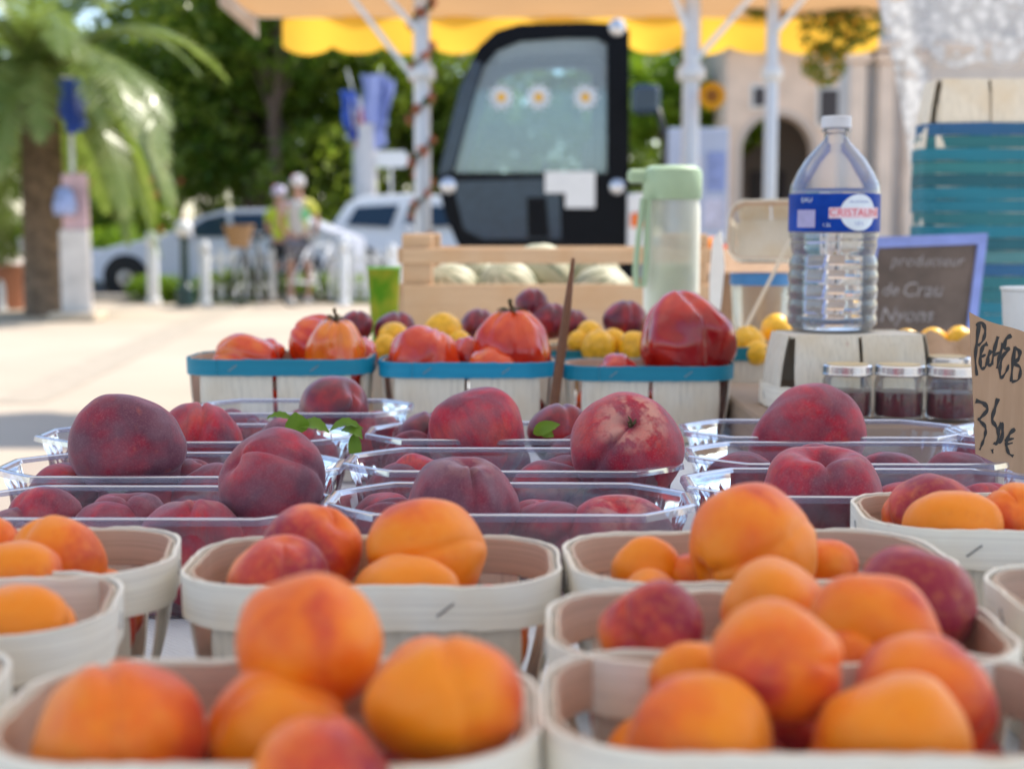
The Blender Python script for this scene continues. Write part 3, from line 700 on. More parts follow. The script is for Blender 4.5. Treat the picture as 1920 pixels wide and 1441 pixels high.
for bk, nm in ((K1, 'left'), (K2, 'middle'), (K3, 'right')):
    for k in range(4):
        fruit(TO, 'tomato', 'tomato', 0, 0, 0, 0, 'red tomato low in the %s blue basket' % nm, loc=(bk.location.x-.066+.044*k, bk.location.y+.004, TZ+.042), r=.028, col=(.6, 0, 0), group='tomatoes low in the %s blue basket' % nm)
for (px, py, rp, D, lb) in ((668, 612, 32, 1.95, 'dark nectarine behind the stalk of the orange tomato'), (742, 622, 40, 1.96, 'dark plum red nectarine left of the yellow plums'),
    (898, 614, 36, 1.98, 'red nectarine between the yellow plum and the ribbed red tomato'), (997, 570, 31, 2.02, 'red nectarine on top of the heap behind the ribbed red tomato'),
    (1032, 602, 36, 2.0, 'purple nectarine left of the brown stick'), (1076, 610, 30, 2.01, 'red nectarine right of the brown stick'), (1172, 602, 41, 1.99, 'dark purple nectarine left of the biggest tomato')):
    nec(px, py, rp, D, lb)
for (px, py, rp, D) in ((738, 632, 30, 1.92), (724, 652, 26, 1.90), (765, 650, 26, 1.9), (830, 622, 37, 1.93), (862, 642, 24, 1.9), (1106, 626, 26, 1.93), (1122, 652, 34, 1.90), (1150, 638, 24, 1.94), (1190, 652, 32, 1.90), (1085, 640, 22, 1.92),
    (1402, 642, 32, 2.0), (1362, 650, 26, 2.0), (1455, 616, 28, 2.05), (1418, 662, 24, 1.97), (1750, 640, 26, 2.05), (1800, 638, 28, 2.04), (1700, 640, 24, 2.05), (1850, 638, 24, 2.05)):
    g = ('left' if px < 900 else 'middle' if px < 1250 else 'right' if px < 1500 else 'far right')
    fruit(YE, 'yellow_plum', 'plum', px, py, rp, D, 'yellow plum heaped in the %s rear basket' % g, group='yellow plums in the %s rear basket' % g)
for bk, nm in ((K5, 'left'), (K6, 'middle'), (K4, 'right'), (K7, 'far right')):
    for k in range(4):
        fruit(YE, 'yellow_plum', 'plum', 0, 0, 0, 0, 'yellow plum low in the %s rear blue basket' % nm, loc=(bk.location.x-.07+.046*k, bk.location.y, TZ+.055), r=.028, group='yellow plums low in the %s rear basket' % nm)
# brown stick
b = MB(); b.tube([Wp(1036, 800, 1.68), Wp(1041, 740, 1.68), Wp(1062, 590, 1.68), Wp(1075, 484, 1.68)], [.0062, .0060, .0052, .0022], 8)
tag(b.build('wooden_stake', plain('brown_stick', (.16, .06, .025), .6, sc_=120), smooth=True), 'thin brown pointed stick rising between the middle and right blue baskets', 'stick')
# ------------------------------------------------------------------ riser board, jars, upturned punnet, bottle
RZ = CZ-.205
b = MB(); b.box((.70, 1.70, RZ-.0275), (.86, .42, .053), None, .003); tag(b.build('riser_board', M_board), 'weathered wooden board under the jam jars', 'board')
up = place(pn, 1590, 1.665, 0, 'upturned empty wooden punnet under the water bottle', 'basket', 'empty upturned punnets', RZ+.080, .88, True)
up.scale = (.93, .98, 1.06); up.location.z = RZ+.085; up.rotation_euler = (math.pi, 0, R(5))
M_jam = plain('dark_jam', (.13, .004, .012), .3, var=.4, sc_=200)
M_lid = plain('silver_lid', (.75, .76, .78), .22, 1, var=.05)
M_lidtop = plain('kraft_lid_label', (.62, .48, .27), .7)
jr = empty('jam_jar', (0, 0, 0))
b = MB(); b.lathe([(.0, .0005), (.024, .0005), (.0268, .003), (.0268, .040), (.0255, .044), (.0245, .047)], 36); b.build('glass', M_glass, jr, 'auto')
b = MB(); b.lathe([(0, .004), (.0245, .004), (.0250, .006), (.0248, .030), (.020, .0308), (0, .0305)], 32); b.build('jam', M_jam, jr, 'auto')
ld = MB(); ld.lathe([(0, .0475), (.0262, .0475), (.0275, .0485), (.0275, .0492), (.0268, .0500), (.0268, .0575), (.0255, .0590), (0, .0590)], 48); lo = ld.build('lid', M_lid, jr, 'auto')
b = MB(); b.lathe([(0, .0592), (.0225, .0592), (.0225, .0596), (0, .0596)], 32); b.build('paper_disc', M_lidtop, lo, 'auto')
for i, (px, D, lb) in enumerate(((1592, 1.545, 'jam jar nearest the upturned box, leftmost of the front three'), (1690, 1.54, 'jam jar in the middle of the front three'), (1788, 1.53, 'jam jar right of the other two, beside the price card'), (1778, 1.64, 'jam jar standing behind the others with only its lid showing'))):
    o = jr if i == 0 else copy_tree(jr); o.location = ((px-960)/FPX*D, D, RZ); o.rotation_euler.z = i; tag(o, lb, 'jar', 'small jam jars with silver lids')
# water bottle
BX, BY, BZ = (1560-960)/FPX*1.70, 1.70, RZ+.0862
wb = empty('water_bottle', (BX, BY, BZ), 0, 'clear plastic water bottle with a blue label standing on the upturned box', 'bottle'); wb.scale = (1, 1, .93)
k = .0525; prof = [(0, .004), (k*.6, .001), (k*.86, .001), (k, .008)]
z = .008
while z < .112:
    for (dr, dz) in ((0, .002), (.006, .007), (-.024, .0115), (-.024, .0145), (0, .0175)):
        wa = 1-(.06*math.exp(-((z+dz-.098)/.012)**2))
        prof.append((k*(1+dr)*wa, z+dz))
    z += .0186
prof += [(k*.985, .120), (k, .124), (k, .172), (k*1.0, .176), (k*.97, .185), (k*.86, .198), (k*.68, .215), (k*.48, .228), (k*.34, .236), (k*.26, .242), (k*.26, .250), (k*.33, .251), (k*.33, .253), (k*.26, .254), (k*.26, .256)]
b = MB(); b.lathe(prof, 64); b.build('body', M_pet, wb, True)
pr2 = [(max(0, r-.0012), zz) for r, zz in prof if zz < .1765]; pr2 = [(0, .005)]+pr2[1:]+[(k*.97-.0012, .1785), (0, .1788)]
b = MB(); b.lathe(pr2, 64); b.build('water_fill', M_water, wb, True)
b = MB(); b.lathe([(0, .270), (k*.30, .270), (k*.33, .268), (k*.33, .257), (k*.345, .2555), (k*.28, .255)], 40); b.build('cap', plain('cap_white', (.58, .59, .64), .4), wb, 'auto')
def m_label():
    b_ = NB('blue_label'); c = b_.mix(b_.maprange(b_.noise(b_.coord(), 30, 2), .3, .7), (.0, .035, .28), (.003, .06, .42)); b_.P(Base_Color=c, Roughness=.5); b_.p.inputs['Specular IOR Level'].default_value = .15; return b_.m
def cyl_map(mb, pts, faces, r, x0, z0):   # wrap flat (x,y) shapes round the bottle; x=0 faces the camera
    mb.add([(r*math.sin((x+x0)/r), -r*math.cos((x+x0)/r), z0+y) for x, y in pts], faces)
b = MB(); b.lathe([(k+.0006, .125), (k+.0009, .1252), (k+.0009, .1718), (k+.0006, .172)], 64)
lb = b.build('label', m_label(), wb, 'auto')
def disc(cx, cy, rx, ry, n=40): 
    P_ = [(cx, cy)]+[(cx+rx*q*math.cos(a*2*math.pi/n), cy+ry*q*math.sin(a*2*math.pi/n)) for q in (.5, 1) for a in range(n)]
    F_ = [(0, 1+a, 1+(a+1) % n) for a in range(n)]+[(1+a, 1+n+a, 1+n+(a+1) % n, 1+(a+1) % n) for a in range(n)]
    return P_, F_
def rect(x0, y0, x1, y1, n=12):
    P_ = [(x0+(x1-x0)*i/n, y) for i in range(n+1) for y in (y0, y1)]; return P_, [(2*i, 2*i+2, 2*i+3, 2*i+1) for i in range(n)]
def text2d(body, size, align='CENTER', shear=0):
    cu = bpy.data.curves.new('tmp', 'FONT'); cu.body = body; cu.size = size; cu.align_x = align; cu.align_y = 'CENTER'; cu.shear = shear; cu.resolution_u = 3
    o = bpy.data.objects.new('tmp', cu); COL.objects.link(o); bpy.context.view_layer.update()
    me = bpy.data.meshes.new_from_object(o.evaluated_get(bpy.context.evaluated_depsgraph_get()))
    P_ = [(v.co.x, v.co.y) for v in me.vertices]; F_ = [tuple(p.vertices) for p in me.polygons]
    bpy.data.objects.remove(o); bpy.data.meshes.remove(me); return P_, F_
M_lw = plain('label_white', (.72, .80, .90), .35); M_lr = plain('label_red', (.72, .05, .09), .35); M_lp = plain('label_panel', (.38, .36, .62), .35, var=.10, sc_=60); M_lblue = plain('label_ink', (.02, .1, .45), .35)
b = MB(); cyl_map(b, *disc(0, 0, .0235, .0225), k+.0013, .018, .1485); b.build('emblem', M_lw, lb)
b = MB(); cyl_map(b, *rect(-.034, -.0066, .034, .0066), k+.0016, .016, .1480); b.build('name_strip', plain('label_pink', (.80, .62, .70), .35), lb)
b = MB(); cyl_map(b, *text2d('CRISTALINE', .0128), k+.0019, .016, .1480); b.build('lettering', M_lr, lb)
b = MB(); cyl_map(b, *text2d('EAU DE SOURCE', .0034), k+.0019, .018, .1615); cyl_map(b, *text2d('1,5 L', .0060), k+.0019, .018, .1350); b.build('small_lettering', M_lblue, lb)
b = MB(); cyl_map(b, *rect(-.072, -.012, -.046, .010), k+.0013, .012, .1420); b.build('side_panel', M_lp, lb)
b = MB(); cyl_map(b, *text2d('EAU', .0085), k+.0013, -.046, .1640); b.build('side_lettering', M_lw, lb); b = MB(); cyl_map(b, *text2d('1,5L', .0060), k+.0013, -.020, .1330); b.build('volume_lettering', M_lw, lb)
# ------------------------------------------------------------------ price card
D0 = 1.14; q0 = Wp(1818, 585, D0); u = D0/FPX
def cp(px, py, e=0):  # card: local x right, z up
    x = (px-1818)*u; zz = (585-py)*u; bend = .010*math.sin((px-1818)/200*2.2)
    return (x, bend-e+.12*x, zz)
card = empty('price_card', q0, 0, 'kraft cardboard price card lettered in black marker at the right edge', 'price card')
b = MB(); vs = []; n = 16
for e in (0, -.0012):
    for i in range(n+1):
        t = i/n; px = 1818+t*215; ptop = 585+78*t+3*math.sin(t*9); pb_x = 1842+t*200
        for s in (0, .33, .66, 1): vs.append(cp(px+(pb_x-px)*s, ptop+(855+95*t-ptop)*s, e))
q = 4*(n+1); fs = []
for i in range(n):
    for s in range(3): a = i*4+s; fs += [(a, a+1, a+5, a+4), (q+a, q+a+4, q+a+5, q+a+1)]
    fs += [(i*4, i*4+4, q+i*4+4, q+i*4), (i*4+3, q+i*4+3, q+i*4+7, i*4+7)]
fs += [(s, q+s, q+s+1, s+1) for s in range(3)]+[(n*4+s, n*4+s+1, q+n*4+s+1, q+n*4+s) for s in range(3)]
b.add(vs, fs)
def m_kraft():
    b_ = NB('kraft_board'); v = b_.coord('Object', (1, 1, 1)); g_ = b_.noise(b_.coord('Object', (60, 60, 6)), 1.5, 4)
    c = b_.mix(b_.maprange(g_, .3, .7), (.38, .235, .14), (.46, .30, .19)); b_.P(Base_Color=c, Roughness=.8); b_.bump(g_, .2, .001); return b_.m
M_kraft = m_kraft(); b.build('board', M_kraft, card, 'auto')
S = [[(1752,262),(1745,330),(1740,400),(1750,470)], [(1740,275),(1762,262),(1780,290),(1772,330),(1750,352)], [(1792,345),(1772,358),(1762,400),(1768,440),(1785,438),(1794,415)], [(1764,398),(1786,388)],
     [(1810,372),(1797,400),(1800,432),(1815,425)], [(1838,318),(1824,370),(1815,430)], [(1862,345),(1847,400),(1838,445)], [(1822,392),(1852,378)],
     [(1897,315),(1874,330),(1868,365),(1888,370),(1864,395),(1852,440),(1858,482),(1880,458),(1890,430)], [(1914,360),(1907,430),(1903,500)], [(1912,365),(1935,380),(1930,410),(1910,425),(1940,445),(1935,490),(1905,500)],
     [(1748,570),(1785,582),(1802,608),(1772,640),(1768,648),(1795,675),(1797,705),(1786,740),(1774,768)], [(1848,565),(1834,610),(1826,650),(1846,680),(1857,715),(1847,748),(1836,742)], [(1866,662),(1874,700),(1866,742),(1856,725),(1858,680),(1866,662)],
     [(1928,690),(1905,710),(1893,745),(1903,785),(1925,800)], [(1884,735),(1925,728)], [(1886,752),(1920,746)], [(1830,768),(1834,784)],
     [(1990,330),(1975,400),(1970,470)], [(1990,330),(2020,345),(2010,390),(1985,400)]]
b = MB()
for st in S:
    pts = []
    for i in range(len(st)-1):
        a = st[i-1] if i else st[i]; p = st[i]; q_ = st[i+1]; d_ = st[i+2] if i+2 < len(st) else st[i+1]
        for s in range(6):
            t = s/6; pts.append(tuple(.5*((2*p[c])+(-a[c]+q_[c])*t+(2*a[c]-5*p[c]+4*q_[c]-d_[c])*t*t+(-a[c]+3*p[c]-3*q_[c]+d_[c])*t**3) for c in (0, 1)))
    pts.append(st[-1]); vs = []; m = len(pts)
    for i, (X, Y) in enumerate(pts):
        A = pts[max(0, i-1)]; B_ = pts[min(m-1, i+1)]; dx, dy = B_[0]-A[0], B_[1]-A[1]; l = math.hypot(dx, dy) or 1
        wd = (8.0 if len(st) > 2 else 6.0)*(1-.45*(i/m)+.25*math.sin(i*.9+st[0][0]))
        for s in (-1, 1): vs.append(cp(1000+(X-dy/l*wd*s)/2.087, 480+(Y+dx/l*wd*s)/2.087, .0004))
    b.add(vs, [(2*i, 2*i+1, 2*i+3, 2*i+2) for i in range(m-1)])
b.build('lettering', plain('marker_ink', (.02, .018, .018), .6), card)
b = MB(); p = Vector(cp(1900, 870, -.003)); b.bar(p+Vector((0, .002, .05)), p+Vector((0, .002, -(q0.z+p.z-TZ)+.002)), .006); b.build('stake', M_panel, card)
# ------------------------------------------------------------------ chalkboard
cb = empty('chalkboard', Wp(1738, 610, 2.36)+Vector((0, 0, -.10)), 0, 'small chalkboard in a blue frame with chalk writing', 'chalkboard')
cb.location.z = TZ
D1 = 2.36
def cbp(px, py, e=0):
    p = Wp(px, py, D1)-Vector(cb.location); return (p.x, p.z*.16-e, p.z)
def sheet(mb, P4, thick=.004, e=0):
    vs = [cbp(*p, e) for p in P4]; vs += [(x, y+thick, z_) for x, y, z_ in vs]
    mb.add(vs, [(0, 1, 2, 3), (7, 6, 5, 4), (0, 4, 5, 1), (1, 5, 6, 2), (2, 6, 7, 3), (3, 7, 4, 0)])
b = MB(); sheet(b, [(1597, 715), (1806, 715), (1846, 452), (1650, 460)], .004, 0)
M_slate = plain('slate', (.11, .082, .070), .75, var=.35, sc_=14); b.build('slate', M_slate, cb)
O_ = [(1585, 728), (1815, 728), (1866, 437), (1640, 445)]; I_ = [(1600, 712), (1800, 712), (1846, 458), (1656, 465)]
b = MB(); vs = [cbp(*p, .006) for p in O_]+[cbp(*p, .006) for p in I_]; vs += [(x, y+.012, z_) for x, y, z_ in vs]
fs = []
for i in range(4):
    j = (i+1) % 4; fs += [(i, j, 4+j, 4+i), (8+i, 12+i, 12+j, 8+j), (i, 8+i, 8+j, j), (4+i, 4+j, 12+j, 12+i)]
b.add(vs, fs); b.build('frame', plain('blue_frame', (.20, .26, .60), .5), cb)
b = MB()
for (tx, px, py, sz) in (('producteur', 1748, 490, .0265), ('de', 1674, 545, .030), ('Crau', 1735, 545, .034), ('Nyons', 1703, 592, .034)):
    P_, F_ = text2d(tx, sz, shear=.3)
    c = Vector(cbp(px, py, .003)); b = MB(); b.add([(c.x+x, c.y+y*.16, c.z+y) for x, y in P_], F_); b.build('chalk_word', plain('chalk', (.27, .25, .26), .9, var=.4, sc_=150), cb)
# ------------------------------------------------------------------ tower of upturned blue rimmed punnets
ps = punnet(.215, .122, .098, .0214, M_stack, name='stacked_punnet', seed=9)
used[ps.name] = 1; NST = 20; z0 = TZ; NTH = 'lowest second third fourth fifth sixth seventh eighth ninth tenth eleventh twelfth thirteenth fourteenth fifteenth sixteenth seventeenth eighteenth nineteenth twentieth'.split()
for i in range(NST):
    o = ps if i == 0 else copy_tree(ps)
    if i < NST-1:
        for ch in list(o.children):
            if ch.name.startswith('staple'): bpy.data.objects.remove(ch)
            elif ch.name.startswith('base') and i: bpy.data.objects.remove(ch)
    o.location = ((1822-960)/FPX*2.56+rnd.uniform(-.003, .003), 2.56+rnd.uniform(-.002, .002), z0+.098+.0222*i+.001); o.rotation_euler = (math.pi, R(rnd.uniform(-.4, .4)), R(rnd.uniform(-1.5, 1.5)))
    tag(o, 'topmost upturned punnet of the blue rimmed tower, its pale sides showing' if i == NST-1 else 'upturned blue rimmed punnet nested in the tower, %s from the bottom' % NTH[i], 'basket', 'upturned punnets nested in the tower')
# white cup, kraft paper bag, cardboard box, etc.
cup = empty('paper_cup', Wp(1935, 610, 1.62), 0, 'white plastic cup at the right edge above the price card', 'cup'); cup.location.z = RZ; cx = cup.location
H_ = Wp(1935, 538, 1.62).z-RZ
b = MB(); b.lathe([(0, .001), (.024, .001), (.025, .004), (.0345, H_-.004), (.0335, H_-.004), (.024, .006), (0, .006)], 36); b.build('body', M_white, cup, 'auto')
b = MB(); b.lathe([(.0340, H_-.004), (.0362, H_-.003), (.0362, H_), (.0335, H_)], 36); b.build('rim', M_white, cup, 'auto')
b = MB(); vs = []; n = 14
for j in range(9):
    for i in range(n+1):
        vs.append((.50+.14*i/n*1.3+.004*noise.noise(Vector((i, j, 3))), 1.93+.03*math.sin(j)+.01*noise.noise(Vector((i*.7, j*.7, 1))), TZ+.004+.11*j/8*(1+.08*math.sin(i*1.3))))
b.add(vs, [(j*(n+1)+i, j*(n+1)+i+1, (j+1)*(n+1)+i+1, (j+1)*(n+1)+i) for j in range(8) for i in range(n)])
tag(b.build('paper_bag', M_kraft, smooth=True), 'crumpled brown kraft paper between the jars and the chalkboard', 'paper bag')
# melon crate
CX0, CD = (755-960)/FPX*2.62, 2.62; CW = .56
cr = empty('melon_crate', (CX0+CW/2, CD+.15, TZ), 0, 'pale wooden crate of melons behind the nectarines', 'crate')
HT = .252
for sx in (-1, 1):
    for sy in (-1, 1):
        b = MB(); b.box((sx*(CW/2-.028), sy*.145, HT/2), (.056, .03, HT), None, .003); b.build('corner_post', M_crate, cr)
for (zc, h) in ((.083, .155), (.212, .028)):
    for sy in (-1, 1):
        b = MB(); b.box((0, sy*.165, zc), (CW, .008, h), None, .002); b.build('long_slat', M_crate, cr)
    for sx in (-1, 1):
        b = MB(); b.box((sx*(CW/2+.004), 0, zc), (.008, .32, h), None, .002); b.build('end_slat', M_crate, cr)
b = MB(); b.box((0, 0, .006), (CW-.01, .32, .010), None, .002); b.build('floor', M_crate, cr)
def m_melon():
    b_ = NB('melon_skin'); v = b_.coord(); sx = b_.n('ShaderNodeSeparateXYZ', {0: v})
    a = b_.n('ShaderNodeMath', {0: sx.outputs[1], 1: sx.outputs[0]}, operation='ARCTAN2').outputs[0]
    s = b_.math('ABSOLUTE', b_.math('SINE', b_.math('MULTIPLY', a, 5)))
    net = b_.noise(v, 5, 5, .7)
    c = b_.mix(b_.maprange(s, .08, .45), (.05, .10, .05), (.40, .40, .28)); c = b_.mix(b_.maprange(net, .45, .6, 0, .5), c, (.55, .50, .36))
    b_.P(Base_Color=c, Roughness=.6); return b_.m
ME = [fruit_mesh('melon', m_melon(), 91, 0, .1, .05, .3, 0, .03, 80, 48, 10, .02)]
for i, (px, py, rp, D, lb) in enumerate(((845, 548, 56, 2.70, 'melon at the left end of the crate'), (950, 545, 58, 2.70, 'melon in the middle front of the crate'), (1012, 515, 60, 2.82, 'melon heaped behind the middle one'), (1130, 560, 64, 2.70, 'melon at the right end of the crate beside the green bottle'), (885, 520, 52, 2.84, 'sunlit melon at the rear left of the crate'), (1110, 518, 54, 2.85, 'sunlit melon at the rear right of the crate'))):
    fruit(ME, 'melon', 'melon', px, py, rp, D, lb, (rnd.uniform(-.8, .8), -.5, .7), (1, 0, 0), group='melons in the crate')
# green drinking bottle
gz = TZ; gd = 2.32; gh = Wp(1258, 372, gd).z-gz
gb = empty('drinking_bottle', ((1258-960)/FPX*gd, gd, gz), 0, 'frosted reusable drinking bottle with a mint green lid and strap', 'bottle')
gr = .0455
b = MB(); b.lathe([(0, .001), (gr*.9, .001), (gr, .006), (gr, gh-.02), (gr*.95, gh-.004), (gr*.95, gh)], 40)
def m_frost():
    b_ = NB('frosted_body'); b_.P(Base_Color=(.86, .87, .82), Roughness=.35, Transmission_Weight=.7, IOR=1.2); return b_.m
b.build('body', m_clear('frosted_body', (.80, .82, .78), (.74, .75, .68), h=.62, refl=.6, rough=.25), gb, 'auto')
b = MB(); b.lathe([(0, .004), (gr*.9, .004), (gr*.9, gh*.66), (0, gh*.66)], 32); b.build('drink', plain('green_drink', (.66, .70, .40), .4), gb, 'auto')
M_mint = plain('mint_plastic', (.32, .44, .29), .45, var=.04)
b = MB(); b.lathe([(0, gh+.052), (gr*.8, gh+.052), (gr*1.0, gh+.046), (gr*1.05, gh+.040), (gr*1.05, gh+.002), (gr, gh-.002), (0, gh-.002)], 40)
ld = b.build('lid', M_mint, gb, 'auto'); b = MB(); b.box((-gr*1.1, 0, gh+.036), (.045, .03, .022), None, .005); b.build('handle', M_mint, ld)
b = MB(); vs = []
pth = [(-gr*1.1, gh-.0), (-gr*1.25, gh-.06), (-gr*1.35, gh-.115), (-gr*1.30, gh-.14), (-gr*1.05, gh-.14), (-gr*.98, gh-.10), (-gr*.95, gh-.03), (-gr*.9, gh)]
b.tube([(x, -gr*.75, z_) for x, z_ in pth], .0050, 8); b.build('strap', M_mint, gb, True)
# green beaker, white tag, sticks, deli pot, tilted punnet
gz0 = TZ; gc = empty('green_beaker', ((720-960)/FPX*2.45, 2.45, TZ), 0, 'translucent green beaker left of the melon crate', 'cup')
h = Wp(720, 502, 2.45).z-TZ
b = MB(); b.lathe([(0, .002), (.016, .002), (.018, .006), (.0285, h), (.0275, h), (.016, .008), (0, .008)], 32)
def m_gg():
    b_ = NB('green_plastic'); b_.P(Base_Color=b_.mix(b_.maprange(b_.noise(b_.coord(), 18, 2), .4, .6), (.12, .30, .02), (.36, .38, .04)), Roughness=.2, Transmission_Weight=.5, IOR=1.1); return b_.m
b.build('wall', m_gg(), gc, 'auto')
b = MB(); b.lathe([(.0275, h-.002), (.030, h-.002), (.030, h+.002), (.0275, h+.002)], 32); b.build('lip', plain('green_lip', (.12, .30, .04), .3), gc, 'auto')
b = MB(); vs = [Wp(1330, 600, 2.2), Wp(1348, 598, 2.2), Wp(1358, 500, 2.2), Wp(1352, 432, 2.2), Wp(1336, 448, 2.2), Wp(1330, 520, 2.2)]
b.add([tuple(v) for v in vs]+[tuple(v+Vector((.004, .02, 0))) for v in vs], [tuple(range(6)), tuple(range(6, 12))[::-1]]+[(i, 6+i, 6+(i+1) % 6, (i+1) % 6) for i in range(6)])
tag(b.build('paper_tag', M_white), 'narrow white paper tag standing right of the mint bottle', 'tag')
b = MB(); b.bar(Wp(1385, 640, 2.12), Wp(1482, 450, 2.12), .012, .003); tag(b.build('flat_stick', M_panel), 'flat pale stick leaning behind the water bottle', 'stick')
dp = empty('deli_pot', ((1428-960)/FPX*2.25, 2.25, TZ), 0, 'clear pot with a blue band under the empty tilted punnet', 'pot')
h = Wp(1428, 512, 2.25).z-TZ
b = MB(); b.lathe([(0, .002), (.038, .002), (.049, h-.02), (.049, h), (.0475, h)], 36); b.build('wall', M_glass, dp, 'auto')
b = MB(); b.lathe([(.0492, h-.018), (.0505, h-.018), (.0505, h), (.0492, h)], 36); b.build('band', plain('pot_blue', (.04, .18, .42), .4), dp, 'auto')
tp = copy_tree(pn); tp.location = Wp(1445, 452, 2.27); tp.rotation_euler = (R(68), R(0), R(-14)); tp.scale = (.62, .8, .62)
tag(tp, 'empty wooden punnet tilted to show its stained inside, left of the water bottle', 'basket')
cbx = empty('cardboard_box', ((1400-960)/FPX*3.0, 3.0, TZ), 0, 'brown cardboard box behind the mint bottle and the clear pot', 'box')
hh = Wp(1400, 470, 2.85).z-TZ
for (c, d) in (((0, -.13, hh/2), (.40, .004, hh)), ((0, .13, hh/2), (.40, .004, hh)), ((-.2, 0, hh/2), (.004, .256, hh)), ((.2, 0, hh/2), (.004, .256, hh))):
    b = MB(); b.box(c, d); b.build('side', M_kraft, cbx)
b = MB(); b.box((0, -.17, hh-.02), (.39, .08, .004), Matrix.Rotation(R(35), 3, 'X')); b.build('flap', M_kraft, cbx)
for i, (px, py) in enumerate(((1330, 470), (1378, 475), (1345, 492))):
    fruit(AP, 'apricot', 'apricot', px, py, 26, 2.95, 'apricot heaped in the cardboard box behind the mint bottle', col=AO, group='apricots in the cardboard box')
#BACKGROUND

# ------------------------------------------------------------------ stall canopy over the table (out of frame, shades the fruit)
M_can = m_fabric('white_canopy', (.70, .69, .66), .30, (.84, .82, .80))
cn = empty('stall_canopy', (.3, .6, 0), 0, 'white fabric canopy over the fruit table', 'canopy')
b = MB(); b.add([(-2.4, -2.3, 2.45), (2.8, -2.3, 2.45), (2.8, 2.25, 2.45), (-2.4, 2.25, 2.45), (-2.0, 0, 2.85), (2.4, 0, 2.85)], [(0, 1, 5, 4), (2, 3, 4, 5), (1, 2, 5), (3, 0, 4)])
b.build('roof_cloth', M_can, cn)
for x in (-2.38, 2.78):
    for y in (-2.28, 2.23):
        b = MB(); b.bar((x, y, 0), (x, y, 2.45), .04); b.build('pole', M_white, cn)
# ------------------------------------------------------------------ yellow canopy stall
yc = empty('yellow_canopy', (.27, 8.75, 0), 0, 'tan stall canopy with a scalloped yellow valance on white poles', 'canopy')
def L_(px, py, D): return Wp(px, py, D)-Vector((.27, 8.75, 0))
M_tan = m_fabric('tan_canopy', (.58, .38, .21), .28, (.66, .38, .17)); M_val = m_fabric('yellow_valance', (.90, .52, .06), .6, (.96, .58, .07))
b = MB(); vs = []; n = 30
for j in range(5):
    for i in range(n+1):
        vs.append((-1.88+3.96*i/n, -.65+1.2*j/4, 2.40-.035*math.sin(math.pi*j/4)*(1+.4*math.sin(i*1.3))+.14*j/4*0))
b.add(vs, [(j*(n+1)+i, j*(n+1)+i+1, (j+1)*(n+1)+i+1, (j+1)*(n+1)+i) for j in range(4) for i in range(n)]); b.build('roof_cloth', M_tan, yc, True)
def valance(a, c, name, nsc, h):
    b = MB(); vs = []; N = nsc*12; a = Vector(a); c = Vector(c); d = (c-a); nrm = Vector((-d.y, d.x, 0)).normalized()
    for i in range(N+1):
        t = i/N; p = a+d*t+nrm*.02*math.sin(t*nsc*3.1); hh = h*(.80+.20*abs(math.sin(math.pi*t*nsc))**.7)
        vs += [tuple(p), tuple(p+nrm*.012*math.sin(t*40)+Vector((0, 0, -hh*.5))), tuple(p+nrm*.02*math.sin(t*47)+Vector((0, 0, -hh)))]
    b.add(vs, [(3*i+k, 3*i+3+k, 3*i+4+k, 3*i+1+k) for i in range(N) for k in (0, 1)]); return b.build(name, M_val, yc, True)
valance((-1.74, .55, 2.40), (2.08, .55, 2.40), 'rear_valance', 12, .235)
b = MB()
for yy in (-.65, .55): b.bar((-1.88, yy, 2.41), (2.08, yy, 2.41), .03)
for xx in (-1.88, 2.08): b.bar((xx, -.65, 2.41), (xx, .55, 2.41), .03)
b.build('frame', M_white, yc)
b = MB(); vs = [(-1.90, -.66, 2.40), (-1.90, .56, 2.40), (-1.90, .56, 2.27), (-1.90, -.66, 2.29)]; b.add(vs, [(0, 1, 2, 3)]); b.build('side_flap', m_fabric('pale_flap', (.55, .48, .42), .3), yc)
for (px, wd, br) in ((790, .085, ((790, 165, 655, -10), (785, 60, 722, -10))), (1298, .090, ((1300, 118, 1412, -10), (1290, 60, 1262, -10))), (1450, .068, ((1456, 58, 1512, -10),))):
    p = L_(px, 0, 8.25); b = MB(); b.tube([(p.x, p.y, 0), (p.x, p.y, 1.2), (p.x, p.y, 2.4)], [wd*.58, wd*.55, wd*.55], 12); pl = b.build('pole', M_white, yc, True)
    b = MB(); b.lathe([(wd*.9, -.06), (wd*.9, .0), (wd*.58, .03)], 12, (p.x, p.y, L_(px, 130, 8.25).z)); b.build('collar', M_white, pl, True)
    for (x0, y0, x1, y1) in br:
        b = MB(); b.bar(L_(x0, y0, 8.22), L_(x1, y1, 8.22), .05, .03); b.build('brace', M_white, yc)
# flower garland round the left pole
M_dleaf = m_leaf('dark_leaf', (.020, .055, .008), (.06, .12, .015), .25)
M_rose = m_leaf('rose_petal', (.62, .16, .10), (.78, .34, .26), .3)
M_orange = m_leaf('orange_petal', (.85, .30, .01), (.9, .48, .02), .4)
def petals(mb, c, r, n, rg):
    for k in range(n):
        d = Vector((rg.gauss(0, 1), rg.gauss(0, 1), rg.gauss(0, 1))).normalized(); s = d.orthogonal().normalized(); t = d.cross(s)
        p = Vector(c)+d*r*rg.uniform(.3, 1); a = rg.uniform(.4, .9)*r
        mb.add([p-s*a, p-t*a*.6, p+s*a, p+t*a*.6], [(0, 1, 2, 3)])
rg = random.Random(11)
fg = empty('flower_garland', Wp(790, 300, 8.2), 0, 'garland of pinkish roses and leaves wound round the left canopy pole', 'garland'); o0 = Vector(fg.location)
vine = MB(); pts = []
for i in range(110):
    t = i/109; a = t*52; p = Wp(790, 700-720*t, 8.25); pts.append(p-o0+Vector((math.cos(a)*.058, math.sin(a)*.058, 0)))
vine.tube(pts, .004, 5)
